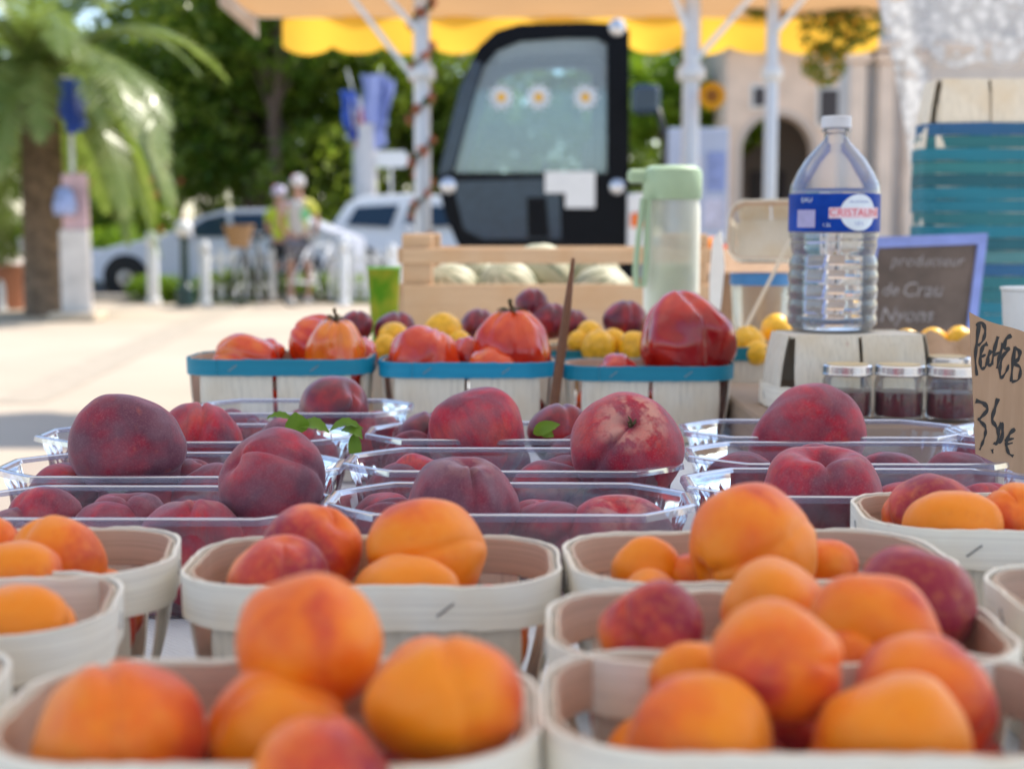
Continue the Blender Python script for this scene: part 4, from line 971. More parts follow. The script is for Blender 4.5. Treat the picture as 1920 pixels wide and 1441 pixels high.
for p in pts: petals(vine, p, .03, 3, rg)
vine.build('vine', M_dleaf, fg)
for i in range(0, 110, 3):
    b = MB(); petals(b, pts[i]+Vector((0, -.01, 0)), .034, 20, rg); b.build('rose', M_rose, fg)
# hanging greenery in the right part of the canopy
def leafblob(mb, c, r, n, sz, rg, shell=.5):
    for k in range(n):
        d = Vector((rg.gauss(0, 1), rg.gauss(0, 1), rg.gauss(0, 1))).normalized(); q = rg.uniform(shell, 1)**.6
        p = Vector(c)+Vector((d.x*r[0], d.y*r[1], d.z*r[2]))*q
        nr = Vector((rg.gauss(0, 1), rg.gauss(0, 1), rg.gauss(0, 1)+.6)).normalized(); s = nr.orthogonal().normalized(); s = (s*math.cos(k)+nr.cross(s)*math.sin(k)); t = nr.cross(s); a = sz*rg.uniform(.6, 1.3)
        mb.add([p-s*a, p-t*a*.5+nr*a*.1, p+s*a, p+t*a*.5+nr*a*.1], [(0, 1, 2, 3)])
hp = empty('hanging_plant', Wp(1555, 60, 8.9), 0, 'trailing plant with orange flowers hanging from the yellow canopy', 'hanging plant'); o0 = Vector(hp.location)
b = MB(); f = MB()
for (px, py, rx, rz) in ((1520, 10, .45, .10), (1560, 60, .22, .16), (1545, 120, .14, .14), (1605, 40, .22, .14), (1440, 15, .16, .06)):
    c = Wp(px, py, 8.9)-o0; leafblob(b, c, (rx, .15, rz), 260, .028, rg); leafblob(f, c, (rx, .18, rz), 70, .022, rg)
b.build('foliage', m_leaf('olive_leaf', (.10, .14, .03), (.25, .24, .05), .5), hp); f.build('flowers', M_orange, hp)['kind'] = 'stuff'
c = Wp(1335, 180, 8.1); b = MB(); b.lathe([(0, 0), (.035, .004), (.04, -.01)], 20, (0, 0, 0), Matrix.Rotation(R(90), 4, 'X'))
sf = empty('sunflower', c, 0, 'artificial sunflower fixed right of the second white pole', 'flower'); b.build('disc', plain('flower_disc', (.30, .10, .01), .9), sf, True)
for k in range(16):
    a = k*math.pi/8; b = MB(); s = Vector((math.cos(a), 0, math.sin(a))); t = Vector((-math.sin(a), 0, math.cos(a)))
    b.add([s*.03-t*.012, s*.03+t*.012, s*.065+t*.014+Vector((0, -.01, 0)), s*.085, s*.065-t*.014+Vector((0, -.01, 0))], [(0, 1, 2, 3, 4)]); b.build('petal', M_orange, sf)
# white lace curtain
def m_lace():
    b_ = NB('white_lace'); v = b_.coord('Object', (1, 1, 1)); n = b_.n('ShaderNodeTexVoronoi', {'Vector': v, 'Scale': 30.}); n2 = b_.noise(v, 20, 3)
    h = b_.math('ADD', n.outputs['Distance'], b_.math('MULTIPLY', n2, .9))
    b_.P(Base_Color=b_.mix(b_.maprange(h, .55, .95), (.74, .74, .74), (.30, .31, .33)), Roughness=.8); tl = b_.n('ShaderNodeBsdfTranslucent', {0: (.60, .60, .60)}); m1 = b_.n('ShaderNodeMixShader', {0: .35, 1: b_.p.outputs[0], 2: tl.outputs[0]})
    tr = b_.n('ShaderNodeBsdfTransparent'); m2 = b_.n('ShaderNodeMixShader', {0: b_.maprange(h, 1.02, 1.12, 0, .6), 1: m1.outputs[0], 2: tr.outputs[0]}); b_.t.links.new(m2.outputs[0], b_.out.inputs[0]); return b_.m
b = MB(); vs = []; n = 60; m = 30; lc = Wp(1800, 60, 4.6)
edge = [(1625, -160), (1645, 0), (1668, 90), (1688, 190), (1706, 300), (1716, 390)]
def ex(py):
    for (a, c) in zip(edge, edge[1:]):
        if py <= c[1]: return a[0]+(c[0]-a[0])*(py-a[1])/(c[1]-a[1])
    return edge[-1][0]
for j in range(m+1):
    s = j/m
    for i in range(n+1):
        t = i/n; pyb = 390 if t < .02 else (390-270*min(1, (t-.02)/.14) if t < .16 else 122+6*math.sin(t*30)); py = -160+(pyb+160)*s
        px = ex(py)+(2120-ex(py))*t; p = Wp(px, py, 4.6+.014*math.sin(t*19+s*2+1.5*math.sin(t*7))); vs.append(p-lc)
b.add(vs, [(j*(n+1)+i, j*(n+1)+i+1, (j+1)*(n+1)+i+1, (j+1)*(n+1)+i) for j in range(m) for i in range(n)])
tag(b.build('lace_curtain', m_lace(), smooth=True, loc=lc), 'white lace curtain gathered at the upper right above the basket tower', 'curtain')
# ------------------------------------------------------------------ utility vehicle
VD = 6.5; vk = VD/FPX
uv = empty('utility_vehicle', (.1, VD, 0), 0, 'small black utility vehicle with a glass door and daisy stickers', 'vehicle')
def vp(px, py): p = Wp(px, py, VD); return (p.x-.1, p.z)
M_vb = plain('black_bodywork', (.003, .004, .007), .35, var=.2); M_vb.node_tree.nodes['Principled BSDF'].inputs['Specular IOR Level'].default_value = .12; M_nav = plain('navy_panel', (.020, .042, .075), .14, var=.15)
M_wglass = m_clear('cab_glass', (.72, .86, .92), (.50, .74, .92), h=.26, refl=2.2)  # pale blue haze colour stands in for sky reflected in the panes
OUT = [(818,335),(845,225),(872,140),(897,88),(930,58),(975,45),(1100,42),(1165,45),(1180,60),(1180,300),(1180,482),(1000,482),(866,478),(835,405)]
INN = [(852,322),(872,245),(893,170),(908,125),(932,96),(975,78),(1060,72),(1118,72),(1138,84),(1138,200),(1138,324),(1000,324),(900,324),(858,324)]
o_ = [vp(*p) for p in OUT]; i_ = [vp(*p) for p in INN]
b = MB(); b.ring(o_, i_, 0, .05); dr = b.build('door', M_vb, uv)
b = MB(); b.ring(o_, i_, 1.20, 1.25); b.build('far_door', M_vb, uv)
b = MB(); b.prism(i_, .018, .024); wn = b.build('door_window', M_wglass, uv)
b = MB(); b.prism([vp(*p) for p in ((848, 340), (1015, 335), (1050, 335), (1052, 448), (905, 448), (870, 430))], -.008, .0); b.build('lower_glass', M_nav, dr)
b = MB(); b.prism([vp(*p) for p in ((822, 330), (848, 320), (905, 120), (885, 112), (862, 165))], -.008, .0); b.build('edge_trim', M_nav, dr)
b = MB(); b.prism([vp(*p) for p in ((988, 370), (1024, 370), (1030, 445), (990, 445))], -.014, -.0085); b.build('handle_recess', M_vb, dr)
for (px, py, r) in ((840, 348, 16), (1157, 350, 15), (1157, 52, 16)):
    x, zz = vp(px, py); b = MB(); b.lathe([(r*vk, 0), (r*vk*.9, .012), (0, .018)], 24, (0, 0, 0), Matrix.Translation((x, -.004, zz)) @ Matrix.Rotation(R(90), 4, 'X'))
    b.build('hinge_cap', plain('chrome_cap', (.7, .72, .76), .25, .6), dr, True)
# roof and back shell join the two doors
def strip(idx, name, mat, y0=.05, y1=1.20, th=.02):
    b = MB(); vs = []
    for k in idx:
        x, zz = o_[k]; ix, iz = i_[k]; d = Vector((ix-x, iz-zz)).normalized()*th; vs.append(((x, zz), (x+d.x, zz+d.y)))
    for a, c in zip(vs, vs[1:]):
        b.add([(a[0][0], y0, a[0][1]), (c[0][0], y0, c[0][1]), (c[1][0], y0, c[1][1]), (a[1][0], y0, a[1][1]), (a[0][0], y1, a[0][1]), (c[0][0], y1, c[0][1]), (c[1][0], y1, c[1][1]), (a[1][0], y1, a[1][1])],
              [(0, 1, 2, 3), (7, 6, 5, 4), (0, 4, 5, 1), (2, 6, 7, 3)])
    b.build(name, mat, uv)
strip([4, 5, 6, 7, 8], 'roof', M_vb); strip([8, 9], 'rear_window', M_wglass, th=.008); strip([9, 10], 'rear_panel', M_vb); strip([0, 1, 2, 3, 4], 'windscreen', M_wglass, th=.008)
x0, zb = vp(866, 478); x1, _ = vp(1180, 482)
b = MB(); b.box(((x0+x1)/2, .625, zb-.30), (x1-x0+.06, 1.23, .60), None, .04); b.build('lower_body', M_vb, uv)
b = MB(); b.box((x1+.62, .625, zb-.10), (1.2, 1.2, .36), None, .02); b.build('load_bed', plain('bed_grey', (.25, .26, .28), .5), uv)
b = MB(); b.tube([(x0+.34, .62, zb+.28), (x0+.22, .62, zb+.02)], .02, 8); b.tube([(x0+.34+.06*math.cos(a), .62+.17*math.sin(a), zb+.30+.14*math.cos(a)) for a in [q*math.pi/10 for q in range(21)]], .014, 6, False); b.build('steering_wheel', M_black, uv, True); b = MB(); b.box((x1-.28, .6, zb+.02), (.42, 1.0, .12), None, .04); b.box((x1-.12, .6, zb+.32), (.10, 1.0, .52), None, .04); b.build('seat', M_black, uv)
for (x, y) in ((x0+.15, .02), (x0+.15, 1.23), (x1+.9, .02), (x1+.9, 1.23)):
    b = MB(); Mx = Matrix.Translation((x, y, .26)) @ Matrix.Rotation(R(90), 4, 'X'); b.lathe([(.10, -.07), (.24, -.07), (.26, -.05), (.26, .05), (.24, .07), (.10, .07)], 28, M=Mx); wh = b.build('wheel', M_black, uv, 'auto')
    b = MB(); b.lathe([(0, -.055), (.15, -.06), (.16, .06), (0, .055)], 20, M=Mx); b.build('rim', M_staple, wh, 'auto')
b = MB(); p = Vector((vp(1240, 300)[0], -.1, vp(1240, 300)[1])); b.tube([(vp(1180, 345)[0], 0, vp(1180, 345)[1]), (p.x, -.1, p.z-.1), (p.x+.005, -.1, p.z+.1), (vp(1225, 195)[0], -.1, vp(1225, 195)[1])], .014, 8); mr = b.build('mirror_arm', M_black, uv, True)
x, zz = vp(1207, 190); b = MB(); b.box((x, -.1, zz), (.13, .05, .13), None, .02); b.build('mirror', M_nav, uv)
x, zz = vp(1200, 425); b = MB(); b.box((x-.01, -.02, zz), (.10, .06, .30), None, .008); tl = b.build('tail_plate', M_white, uv); b = MB(); b.box((x-.01, -.055, zz+.03), (.075, .02, .065), None, .008); b.build('orange_lamp', plain('lamp_orange', (.85, .16, .01), .3), tl)
M_pet1 = plain('sticker_white', (.62, .66, .70), .5); M_petY = plain('sticker_yellow', (.80, .45, .05), .5)
def daisy(px, py, r):
    x, zz = vp(px, py); b = MB()
    for k in range(10):
        a = k*math.pi/5; s = Vector((math.cos(a), 0, math.sin(a))); t = Vector((-s.z, 0, s.x)); c = Vector((x, .014, zz))
        b.add([c, c+s*r*.6-t*r*.2, c+s*r, c+s*r*.6+t*r*.2], [(0, 1, 2, 3)])
    d = b.build('daisy_sticker', M_pet1, wn); b = MB(); b.add([(x+r*.33*math.cos(a), .0125, zz+r*.33*math.sin(a)) for a in [q*math.pi/8 for q in range(16)]], [tuple(range(16))]); b.build('sticker_centre', M_petY, d)
for px in (940, 1010, 1098): daisy(px, 182, .066)
for k, (q0_, q1_) in enumerate((((1022, 322), (1065, 362)), ((1060, 322), (1115, 390)))):
    (xa, za), (xb, zb_) = vp(*q0_), vp(*q1_); yy = -.016-.004*k
    b = MB(); b.add([(xa, yy, za), (xb, yy, za), (xb, yy, zb_), (xa, yy, zb_), (xa, yy-.002, za), (xb, yy-.002, za), (xb, yy-.002, zb_), (xa, yy-.002, zb_)], [(0, 1, 2, 3), (4, 5, 6, 7), (0, 4, 5, 1), (2, 6, 7, 3), (0, 3, 7, 4), (1, 2, 6, 5)]); pp = b.build('taped_paper', M_white, dr)
# ------------------------------------------------------------------ trees and planting
M_t1 = m_leaf('tree_leaf_dark', (.045, .110, .012), (.50, .56, .10), .55, .2)  # bright end painted as sun highlights, dark end as gaps in the crown
M_t2 = m_leaf('tree_leaf_mid', (.07, .15, .015), (.30, .38, .05), .5, .45)
M_t3 = m_leaf('tree_leaf_lime', (.12, .24, .012), (.30, .42, .03), .55, .45)
M_bark = plain('tree_bark', (.16, .11, .08), .9, sc_=12, var=.4, bump=.6)
def tree(name, x, y, h, r, mat, n, sz, seed, label, tr=.18, lobes=11, crown_z=.62, group='trees behind the square', cat='tree', lean=0, flat=.8, splay=1.):
    rg = random.Random(seed); rt = empty(name, (x, y, 0), 0, label, cat, group)
    b = MB(); th = h*crown_z
    b.tube([(0, 0, 0), (lean*.3, 0, th*.35), (lean*.8, .05, th*.7), (lean, 0, th*1.1)], [tr*1.25, tr, tr*.8, tr*.4], 10)
    cs = []
    for k in range(lobes):
        a = k*2.4+rg.uniform(-.3, .3); q = r*rg.uniform(.25, .75)*splay; zc = h*crown_z+rg.uniform(-.42, .42)*r*1.35*flat
        c = Vector((lean+q*math.cos(a), q*math.sin(a), zc)); cs.append(c)
        b.tube([(lean*.8, 0, th*rg.uniform(.5, .75)), (lean+q*.4*math.cos(a), q*.4*math.sin(a), th*.85), c], [tr*.4, tr*.25, tr*.08], 6)
    b.build('trunk', M_bark, rt, True)
    b = MB()
    for c in cs:
        rr = r*rg.uniform(.32, .58); leafblob(b, c, (rr, rr, rr*.8), int(n/lobes), sz, rg, .55)
    b.build('crown', mat, rt); return rt
def GX(px, D): return (px-960)/FPX*D
tree('shade_tree', GX(480, 31), 31, 7.6, 3.4, M_t1, 15000, .13, 1, 'dark dense tree with a short trunk behind the cyclists', .2, 18, .54, flat=1.35)
tree('shade_tree', GX(330, 34), 34, 7.4, 3.0, M_t1, 12000, .14, 2, 'dark tree between the palm and the cyclists', .2, 14, .48, flat=1.6)
tree('shade_tree', GX(640, 33), 33, 7.3, 3.2, M_t1, 12000, .14, 3, 'dark tree behind the flag column', .2, 14, .50, flat=1.5)
tree('shade_tree', GX(850, 34), 34, 6.0, 2.8, M_t1, 9000, .14, 4, 'dark tree behind the black vehicle', .2, 13, .52, flat=1.5)
tree('light_tree', GX(520, 29), 29, 7.2, 2.0, M_t2, 6000, .11, 5, 'sunlit green tree reaching to the corner of the tan canopy', .14, 11, .72)
tree('light_tree', GX(385, 33), 33, 9.6, 2.6, M_t3, 6000, .10, 6, 'lime green tree top at the upper edge left of the canopy', .06, 11, .72)
tree('light_tree', GX(1250, 26), 26, 5.2, 1.5, M_t3, 5000, .10, 8, 'lime green tree under the yellow valance behind the second pole', .12, 10, .66)
tree('light_tree', GX(1120, 34), 34, 6.5, 2.8, M_t2, 6000, .14, 9, 'green tree seen through the vehicle window', .16, 12, .52, flat=1.3)
tree('shade_tree', GX(80, 34), 34, 6.5, 3.4, M_t1, 9000, .15, 10, 'dark tree behind the palm trunk', .2, 14, .50, flat=1.3)
tree('shade_tree', GX(-230, 32), 32, 7, 3.2, M_t2, 7000, .15, 12, 'green tree beyond the left edge of the square', .2, 14, .5, flat=1.3)
tree('shade_tree', GX(1560, 32), 32, 8.2, 3.2, M_t2, 7000, .15, 14, 'green tree standing behind the arched house', .2, 14, .62, flat=1.)
def bush(x, y, r, h, mat, n, sz, seed, label, group='shrubs along the kerb', flower=None):
    rg = random.Random(seed); rt = empty('shrub', (x, y, 0), 0, label, 'shrub', group); b = MB(); t = MB()
    for k in range(7):
        a = k*.9; c = Vector((r*.5*math.cos(a), r*.3*math.sin(a), h*rg.uniform(.4, .72))); leafblob(b, c, (r*.5, r*.4, h*.35), n//7, sz, rg, .3); t.tube([(0, 0, 0), c*.6, c], [.02, .015, .006], 5)
    b.build('foliage', mat, rt); t.build('stems', M_bark, rt)
    if flower:
        f = MB()
        for k in range(26): petals(f, (rg.uniform(-r, r), rg.uniform(-r, 0)*.6, h*rg.uniform(.5, 1.05)), .07, 6, rg)
        f.build('blossoms', flower, rt)
M_red = m_leaf('red_petal', (.45, .02, .04), (.62, .08, .10), .3)
bush(GX(235, 24.5), 24.5, 1.1, 2.0, M_t1, 2600, .09, 21, 'flowering bush with red blossoms behind the grey car bonnet', flower=M_red)
bush(GX(300, 23.8), 23.8, 1.0, 1.1, M_t2, 1500, .07, 22, 'green bush right of the red flowering one')
bush(GX(205, 23.2), 23.2, .6, 1.2, M_t3, 1000, .06, 23, 'pale green bush beside the notice totem')
bush(GX(290, 20.6), 20.6, .45, .42, M_t3, 1400, .04, 24, 'low bright green bush at the kerb below the white bollard')
bush(GX(350, 20.6), 20.6, .38, .32, M_t3, 900, .04, 25, 'lower bright bush right beside the first kerb bush')
bush(GX(440, 20.8), 20.8, .7, .50, M_t1, 1200, .05, 26, 'darker low bush behind the picket fence')
bush(GX(630, 20.9), 20.9, .75, .42, M_t3, 1200, .05, 27, 'yellowish low bush right of the cyclists')
bush(GX(520, 21.0), 21.0, .5, .40, M_t3, 900, .05, 28, 'yellowish low bush behind the cyclists legs')
g = MB(); rg = random.Random(5)
for k in range(9000):
    x = rg.uniform(-9, 1); y = rg.uniform(20.35, 20.75); h = rg.uniform(.03, .08); a = rg.uniform(0, 3.1); dx, dy = .012*math.cos(a), .012*math.sin(a)
    if noise.noise(Vector((x*.8, 0, 0))) > -.05: g.add([(x-dx, y-dy, 0), (x+dx, y+dy, 0), (x+rg.uniform(-.03, .03), y, h)], [(0, 1, 2)])
tag(g.build('grass', M_t3), 'thin strip of grass along the kerb', 'grass', kind='stuff')
# palm
px_ = GX(88, 17.5); pm = empty('palm_tree', (px_, 17.5, 0), 0, 'date palm with arching fronds and thick brown trunk at the left', 'palm tree')
b = MB(); hz = Wp(88, 150, 17.5).z; prof = []
for i in range(60):
    t = i/59; prof.append((.26-.05*t+(.025 if i % 2 else 0)+(.07 if t > .85 else 0), hz*t))
b.lathe(prof, 16); b.build('trunk', plain('palm_bark', (.22, .15, .10), .95, sc_=10, var=.4, bump=.7), pm, False)
M_palm = m_leaf('palm_leaflet', (.16, .23, .06), (.42, .44, .18), .4, .3); rg = random.Random(4)
for k in range(54):
    a = k*2.399; el = R(rg.choice((8, 25, 42, 58, 75, -15, 15, 35))); Lf = rg.uniform(2.1, 2.8); b = MB(); pts = []; p = Vector((0, 0, hz-.05)); d = Vector((math.cos(a)*math.cos(el), math.sin(a)*math.cos(el), math.sin(el)))
    for i in range(22):
        pts.append(p.copy()); p = p+d*Lf/21; d = (d+Vector((0, 0, -.098-.03*rg.random()))).normalized()
    b.tube(pts, [.028*(1-i/24) for i in range(22)], 5); sd_ = Vector((-math.sin(a), math.cos(a), 0))
    for i in range(3, 22):
        t = i/21; ll = .42*math.sin(math.pi*min(1, t*.86+.12))**.6; dd = (pts[min(i+1, 21)]-pts[i-1]).normalized(); upv = sd_.cross(dd)
        for s in (-1, 1):
            for h_ in (0, .33, .66):
                q = pts[i]+dd*h_*Lf/21; e = (sd_*s*.75+dd*.55+upv*-.12*s*0+Vector((0, 0, -.16+rg.uniform(-.15, .15)))).normalized()*ll*rg.uniform(.85, 1.1); wv = dd*.020
                b.add([q-wv, q+wv, q+e*.6+wv*.9, q+e, q+e*.6-wv*.9], [(0, 1, 2, 3, 4)])
    b.build('frond', M_palm, pm)
# flags and columns
M_fb = m_fabric('flag_blue', (.06, .13, .55), .4); M_fw = m_fabric('flag_white', (.75, .76, .80), .4); M_fr = m_fabric('flag_red', (.62, .04, .06), .4); M_fl = m_fabric('flag_pale_blue', (.30, .36, .68), .4)
def flag(parent, c, w_, h_, mat, tilt, seed):
    rg = random.Random(seed); b = MB(); vs = []
    for j in range(9):
        for i in range(7):
            u_ = i/6-.5; v_ = j/8; vs.append((c[0]+(u_*w_*(1-.35*v_))+tilt*v_*h_+.03*math.sin(i*2+j), c[1]+.06*math.sin(i*1.9+seed), c[2]-v_*h_*(1-.15*abs(u_))))
    b.add(vs, [(j*7+i, j*7+i+1, j*7+i+8, j*7+i+7) for j in range(8) for i in range(6)]); return b.build('flag', mat, parent, True)
fc = empty('flag_column', (GX(687, 26.6), 26.6, 0), 0, 'white column carrying a blue white red flag and a pale blue flag', 'column')
hc = Wp(687, 235, 26.6).z; b = MB(); b.lathe([(.30, 0), (.30, .25), (.235, .3), (.215, hc), (.25, hc+.02), (.0, hc+.04)], 20); b.build('shaft', plain('stone_white', (.60, .58, .58), .7), fc, 'auto')
for (dx, px, py) in ((-.2, 650, 130), (.2, 715, 125)):
    q = Wp(px, py, 26.6)-Vector(fc.location); b = MB(); b.tube([(0, 0, hc-.1), tuple(q)], .014, 6); b.build('flag_pole', M_white, fc, True)
for (px, py, w_, h_, m_, t_, sd) in ((652, 170, .20, .62, M_fb, .08, 1), (664, 180, .16, .58, M_fw, .05, 2), (672, 205, .14, .48, M_fr, -.05, 3), (702, 140, .34, .92, M_fl, .02, 4), (728, 150, .18, .60, M_fl, -.15, 5)):
    q = Wp(px, py, 26.4+.02*sd)-Vector(fc.location); flag(fc, q, w_*1.49, h_*1.49, m_, t_, sd)
sg = empty('direction_sign', (GX(735, 26.6), 26.6, 0), 0, 'white direction sign beside the flower wrapped pole', 'sign')
zz = Wp(735, 320, 26.6).z; b = MB(); b.tube([(0, 0, 0), (0, 0, zz+.25)], .022, 8); b.build('post', M_white, sg, True)
for (dz, dx) in ((.06, .02),):
    b = MB(); b.prism([(-.38+dx, zz+dz), (.25+dx, zz+dz), (.33+dx, zz+dz+.15), (.25+dx, zz+dz+.30), (-.38+dx, zz+dz+.30)], -.05, -.035); b.build('sign_panel', M_white, sg)
tt = empty('banner_post', (GX(145, 16.5), 16.5, 0), 0, 'pale pink and white banner post with a blue flag in front of the palm', 'banner post')
b = MB(); z2 = Wp(145, 325, 16.5).z; z1 = Wp(145, 430, 16.5).z; b.box((0, 0, z1/2), (.34, .12, z1), None, .02); b.build('plinth', plain('totem_white', (.72, .66, .60), .6, var=.2, sc_=3), tt)
b = MB(); b.box((.02, -.01, (z1+z2)/2), (.30, .08, z2-z1), None, .02); b.build('poster', plain('poster_pink', (.60, .40, .42), .6, var=.35, sc_=5), tt)
b = MB(); b.lathe([(0, 0), (.12, 0), (.14, .1), (.09, .3), (.0, .33)], 12, (-.07, -.12, z1+.16)); b.build('poster_figure', plain('pale_blue_print', (.35, .42, .68), .6, var=.3, sc_=9), tt, True)
b = MB(); b.tube([(-.02, .05, 0), (-.02, .05, Wp(0, 140, 16.5).z)], .03, 8); b.build('mast', M_white, tt, True)
for (px, py, w_, h_, m_, t_, sd) in ((128, 148, .34, .62, M_fb, .06, 7), (150, 160, .16, .5, M_fl, 0, 8)):
    q = Wp(px, py, 16.45)-Vector(tt.location); flag(tt, q, w_, h_, m_, t_, sd)
b = MB(); b.box((0, 0, .05), (.55, .5, .10), None, .02); b.build('base', plain('base_stone', (.62, .50, .36), .8), tt)
# ------------------------------------------------------------------ bollards, picket fence, planter
bol = empty('white_bollard', (0, 0, 0)); b = MB(); b.lathe([(.075, 0), (.075, .70), (.055, .74), (.055, .76), (.085, .80), (.085, .88), (.05, .94), (0, .95)], 18); b.build('post', M_white, bol, 'auto'); b = MB(); b.lathe([(.10, 0), (.10, .06), (.078, .08)], 18); b.build('foot', M_white, bol, 'auto')
for i, (px, D, s, lb) in enumerate(((62, 18.2, 1.02, 'white bollard nearest the left planter'), (288, 20.15, 1.08, 'white bollard above the low green bush'), (385, 19.8, .95, 'white bollard left of the wicker basket bicycle'), (4, 18.6, .62, 'short white bollard at the left edge'), (645, 19.7, .98, 'white bollard right of the cyclists'), (735, 20.1, .9, 'white bollard below the direction signs'))):
    o = bol if i == 0 else copy_tree(bol); o.location = (GX(px, D), D, 0); o.scale = (s, s, s); tag(o, lb, 'bollard', 'white bollards along the square')
lp = empty('dark_post', (GX(348, 19.4), 19.4, 0), 0, 'dark green post topped by a white globe in front of the grey car', 'post'); b = MB(); b.lathe([(.13, 0), (.12, .25), (.06, .32), (.05, .92), (.07, .95)], 16); b.build('post', plain('dark_green', (.015, .05, .045), .4), lp, 'auto'); b = MB(); b.ellip((0, 0, 1.06), (.12, .12, .12)); b.build('globe', M_white, lp, True)
def picket(x0, x1, y, lb):
    rt = empty('picket_fence', ((x0+x1)/2, y, 0), 0, lb, 'fence', 'white picket fences behind the square'); wv = (x1-x0)/2
    for zz in (.25, .62):
        b = MB(); b.box((0, .02, zz), (2*wv, .025, .06), None, .005); b.build('rail', M_white, rt)
    n = int(2*wv/.16)
    for k in range(n+1):
        x = -wv+2*wv*k/n; b = MB(); b.prism([(x-.04, .05), (x+.04, .05), (x+.04, .74), (x, .80), (x-.04, .74)], -.02, 0); b.build('picket', M_white, rt)
picket(GX(392, 20.5), GX(512, 20.5), 20.5, 'white picket fence left of the cyclists')
picket(GX(622, 20.5), GX(770, 20.5), 20.5, 'white picket fence right of the cyclists')
pt = empty('planter', (GX(8, 18.9), 18.9, 0), 0, 'terracotta planter with a leafy green plant at the left edge', 'planter'); b = MB(); b.lathe([(0, 0), (.26, 0), (.38, .5), (.41, .5), (.41, .58), (.36, .58), (.35, .52), (0, .5)], 24); b.build('pot', plain('terracotta', (.38, .15, .08), .8), pt, 'auto')
b = MB(); leafblob(b, (0, 0, .95), (.45, .4, .38), 1100, .05, rg, .2); b.build('foliage', M_t2, pt)
ch = empty('white_signboard', (GX(72, 18.0), 18.0, 0), 0, 'white board on a bollard top beside the planter', 'sign'); b = MB(); b.box((0, 0, 1.0), (.16, .03, .34), Matrix.Rotation(R(12), 3, 'Y'), .01); b.build('board', M_white, ch); b = MB(); b.box((-.14, .0, .86), (.16, .03, .2), Matrix.Rotation(R(-8), 3, 'Y'), .01); b.build('lower_board', M_white, ch); b = MB(); b.tube([(0, 0, 0), (0, 0, .9)], .025, 8); b.build('post', M_white, ch, True)
# ------------------------------------------------------------------ cars
M_tyre = plain('tyre', (.015, .015, .016), .8); M_cg = plain('car_glass', (.015, .035, .06), .06); M_alloy = plain('alloy', (.45, .46, .48), .3, .9)
def car(x, y, prof, belt, wins, mat, lb, W=1.7, wheels=(.8, 3.3), tr=.32, s=1, rz=0):
    """side view facing left (-x): prof = body outline x,z ; wins = window polygons"""
    rt = empty('parked_car', (x, y, 0), rz, lb, 'car', 'cars parked on the road'); b = MB(); n = len(prof); vs = []; ys = [(-W/2, .90, .0), (-W/2+.05, .97, 0), (-W/2+.16, 1, 0), (W/2-.16, 1, 0), (W/2-.05, .97, 0), (W/2, .90, 0)]
    cx_ = sum(p[0] for p in prof)/n; zs = max(p[1] for p in prof)
    for (yy, q, _) in ys:
        for (px, pz) in prof:
            tum = max(0, pz-belt)/(zs-belt); f = yy*(1-.20*tum); vs.append((cx_+(px-cx_)*(1-(1-q)*.25), f, .22+(pz-.22)*(1-(1-q)*.12)))
    fs = [(j*n+i, j*n+(i+1) % n, (j+1)*n+(i+1) % n, (j+1)*n+i) for j in range(5) for i in range(n)]+[tuple(range(n)), tuple(range(5*n, 6*n))[::-1]]
    b.add(vs, fs); body = b.build('body', mat, rt, 'auto')
    for sd_ in (-1, 1):
        for wv in wins:
            b = MB(); pts = []
            for (px, pz) in wv:
                tum = max(0, pz-belt)/(zs-belt); pts.append((px, sd_*(W/2*(1-.20*tum)+.006), pz))
            pts2 = [(p[0], p[1]-sd_*.03, p[2]) for p in pts]; m = len(pts); b.add(pts+pts2, [tuple(range(m)), tuple(range(m, 2*m))[::-1]]+[(i, m+i, m+(i+1) % m, (i+1) % m) for i in range(m)]); b.build('side_window', M_cg, rt)
        b = MB(); b.box((prof[0][0]+1.62, sd_*(W/2+.08), belt+.05), (.14, .16, .12), None, .03); b.build('wing_mirror', mat, rt)
        for wx in wheels:
            Mx = Matrix.Translation((wx, sd_*(W/2-.08), tr)) @ Matrix.Rotation(R(90), 4, 'X')
            a = MB(); a.lathe([(0, -.11), (tr*1.16, -.11), (tr*1.16, .11), (0, .11)], 28, M=Matrix.Translation((0, sd_*.005, .02)) @ Mx); a.build('wheel_arch', M_tyre, rt, 'auto')
            b = MB(); b.lathe([(tr*.62, -.13), (tr*.95, -.13), (tr, -.10), (tr, .10), (tr*.95, .13), (tr*.62, .13)], 28, M=Mx); wh = b.build('wheel', M_tyre, rt, 'auto')
            b = MB(); b.lathe([(0, -.10), (tr*.2, -.135), (tr*.62, -.125), (tr*.62, .125), (tr*.2, .135), (0, .10)], 10, M=Mx); b.build('rim', M_alloy, wh, 'auto')
    b = MB()
    for sd_ in (-1, 1): b.ellip((prof[0][0]+.10, sd_*(W/2-.22), belt-.22), (.14, .16, .07))
    b.build('headlight', M_alloy, rt, True); return rt
P1_ = [(0, .30), (.02, .55), (.10, .70), (.55, .83), (1.15, .93), (1.75, 1.25), (2.15, 1.36), (2.8, 1.37), (3.4, 1.22), (3.9, 1.0), (4.15, .92), (4.2, .50), (4.15, .26), (2.0, .24), (.2, .24)]
car(GX(172, 22.3), 22.9, P1_, .90, [[(1.38, .93), (1.85, 1.22), (2.15, 1.29), (2.25, .93)], [(2.32, .93), (2.24, 1.29), (2.8, 1.30), (3.35, 1.14), (3.5, .95)]], plain('silver_paint', (.62, .64, .72), .3, .1, var=.05), 'silver blue car with dark windows behind the bollards, bonnet to the left', wheels=(.62, 3.4), tr=.30)
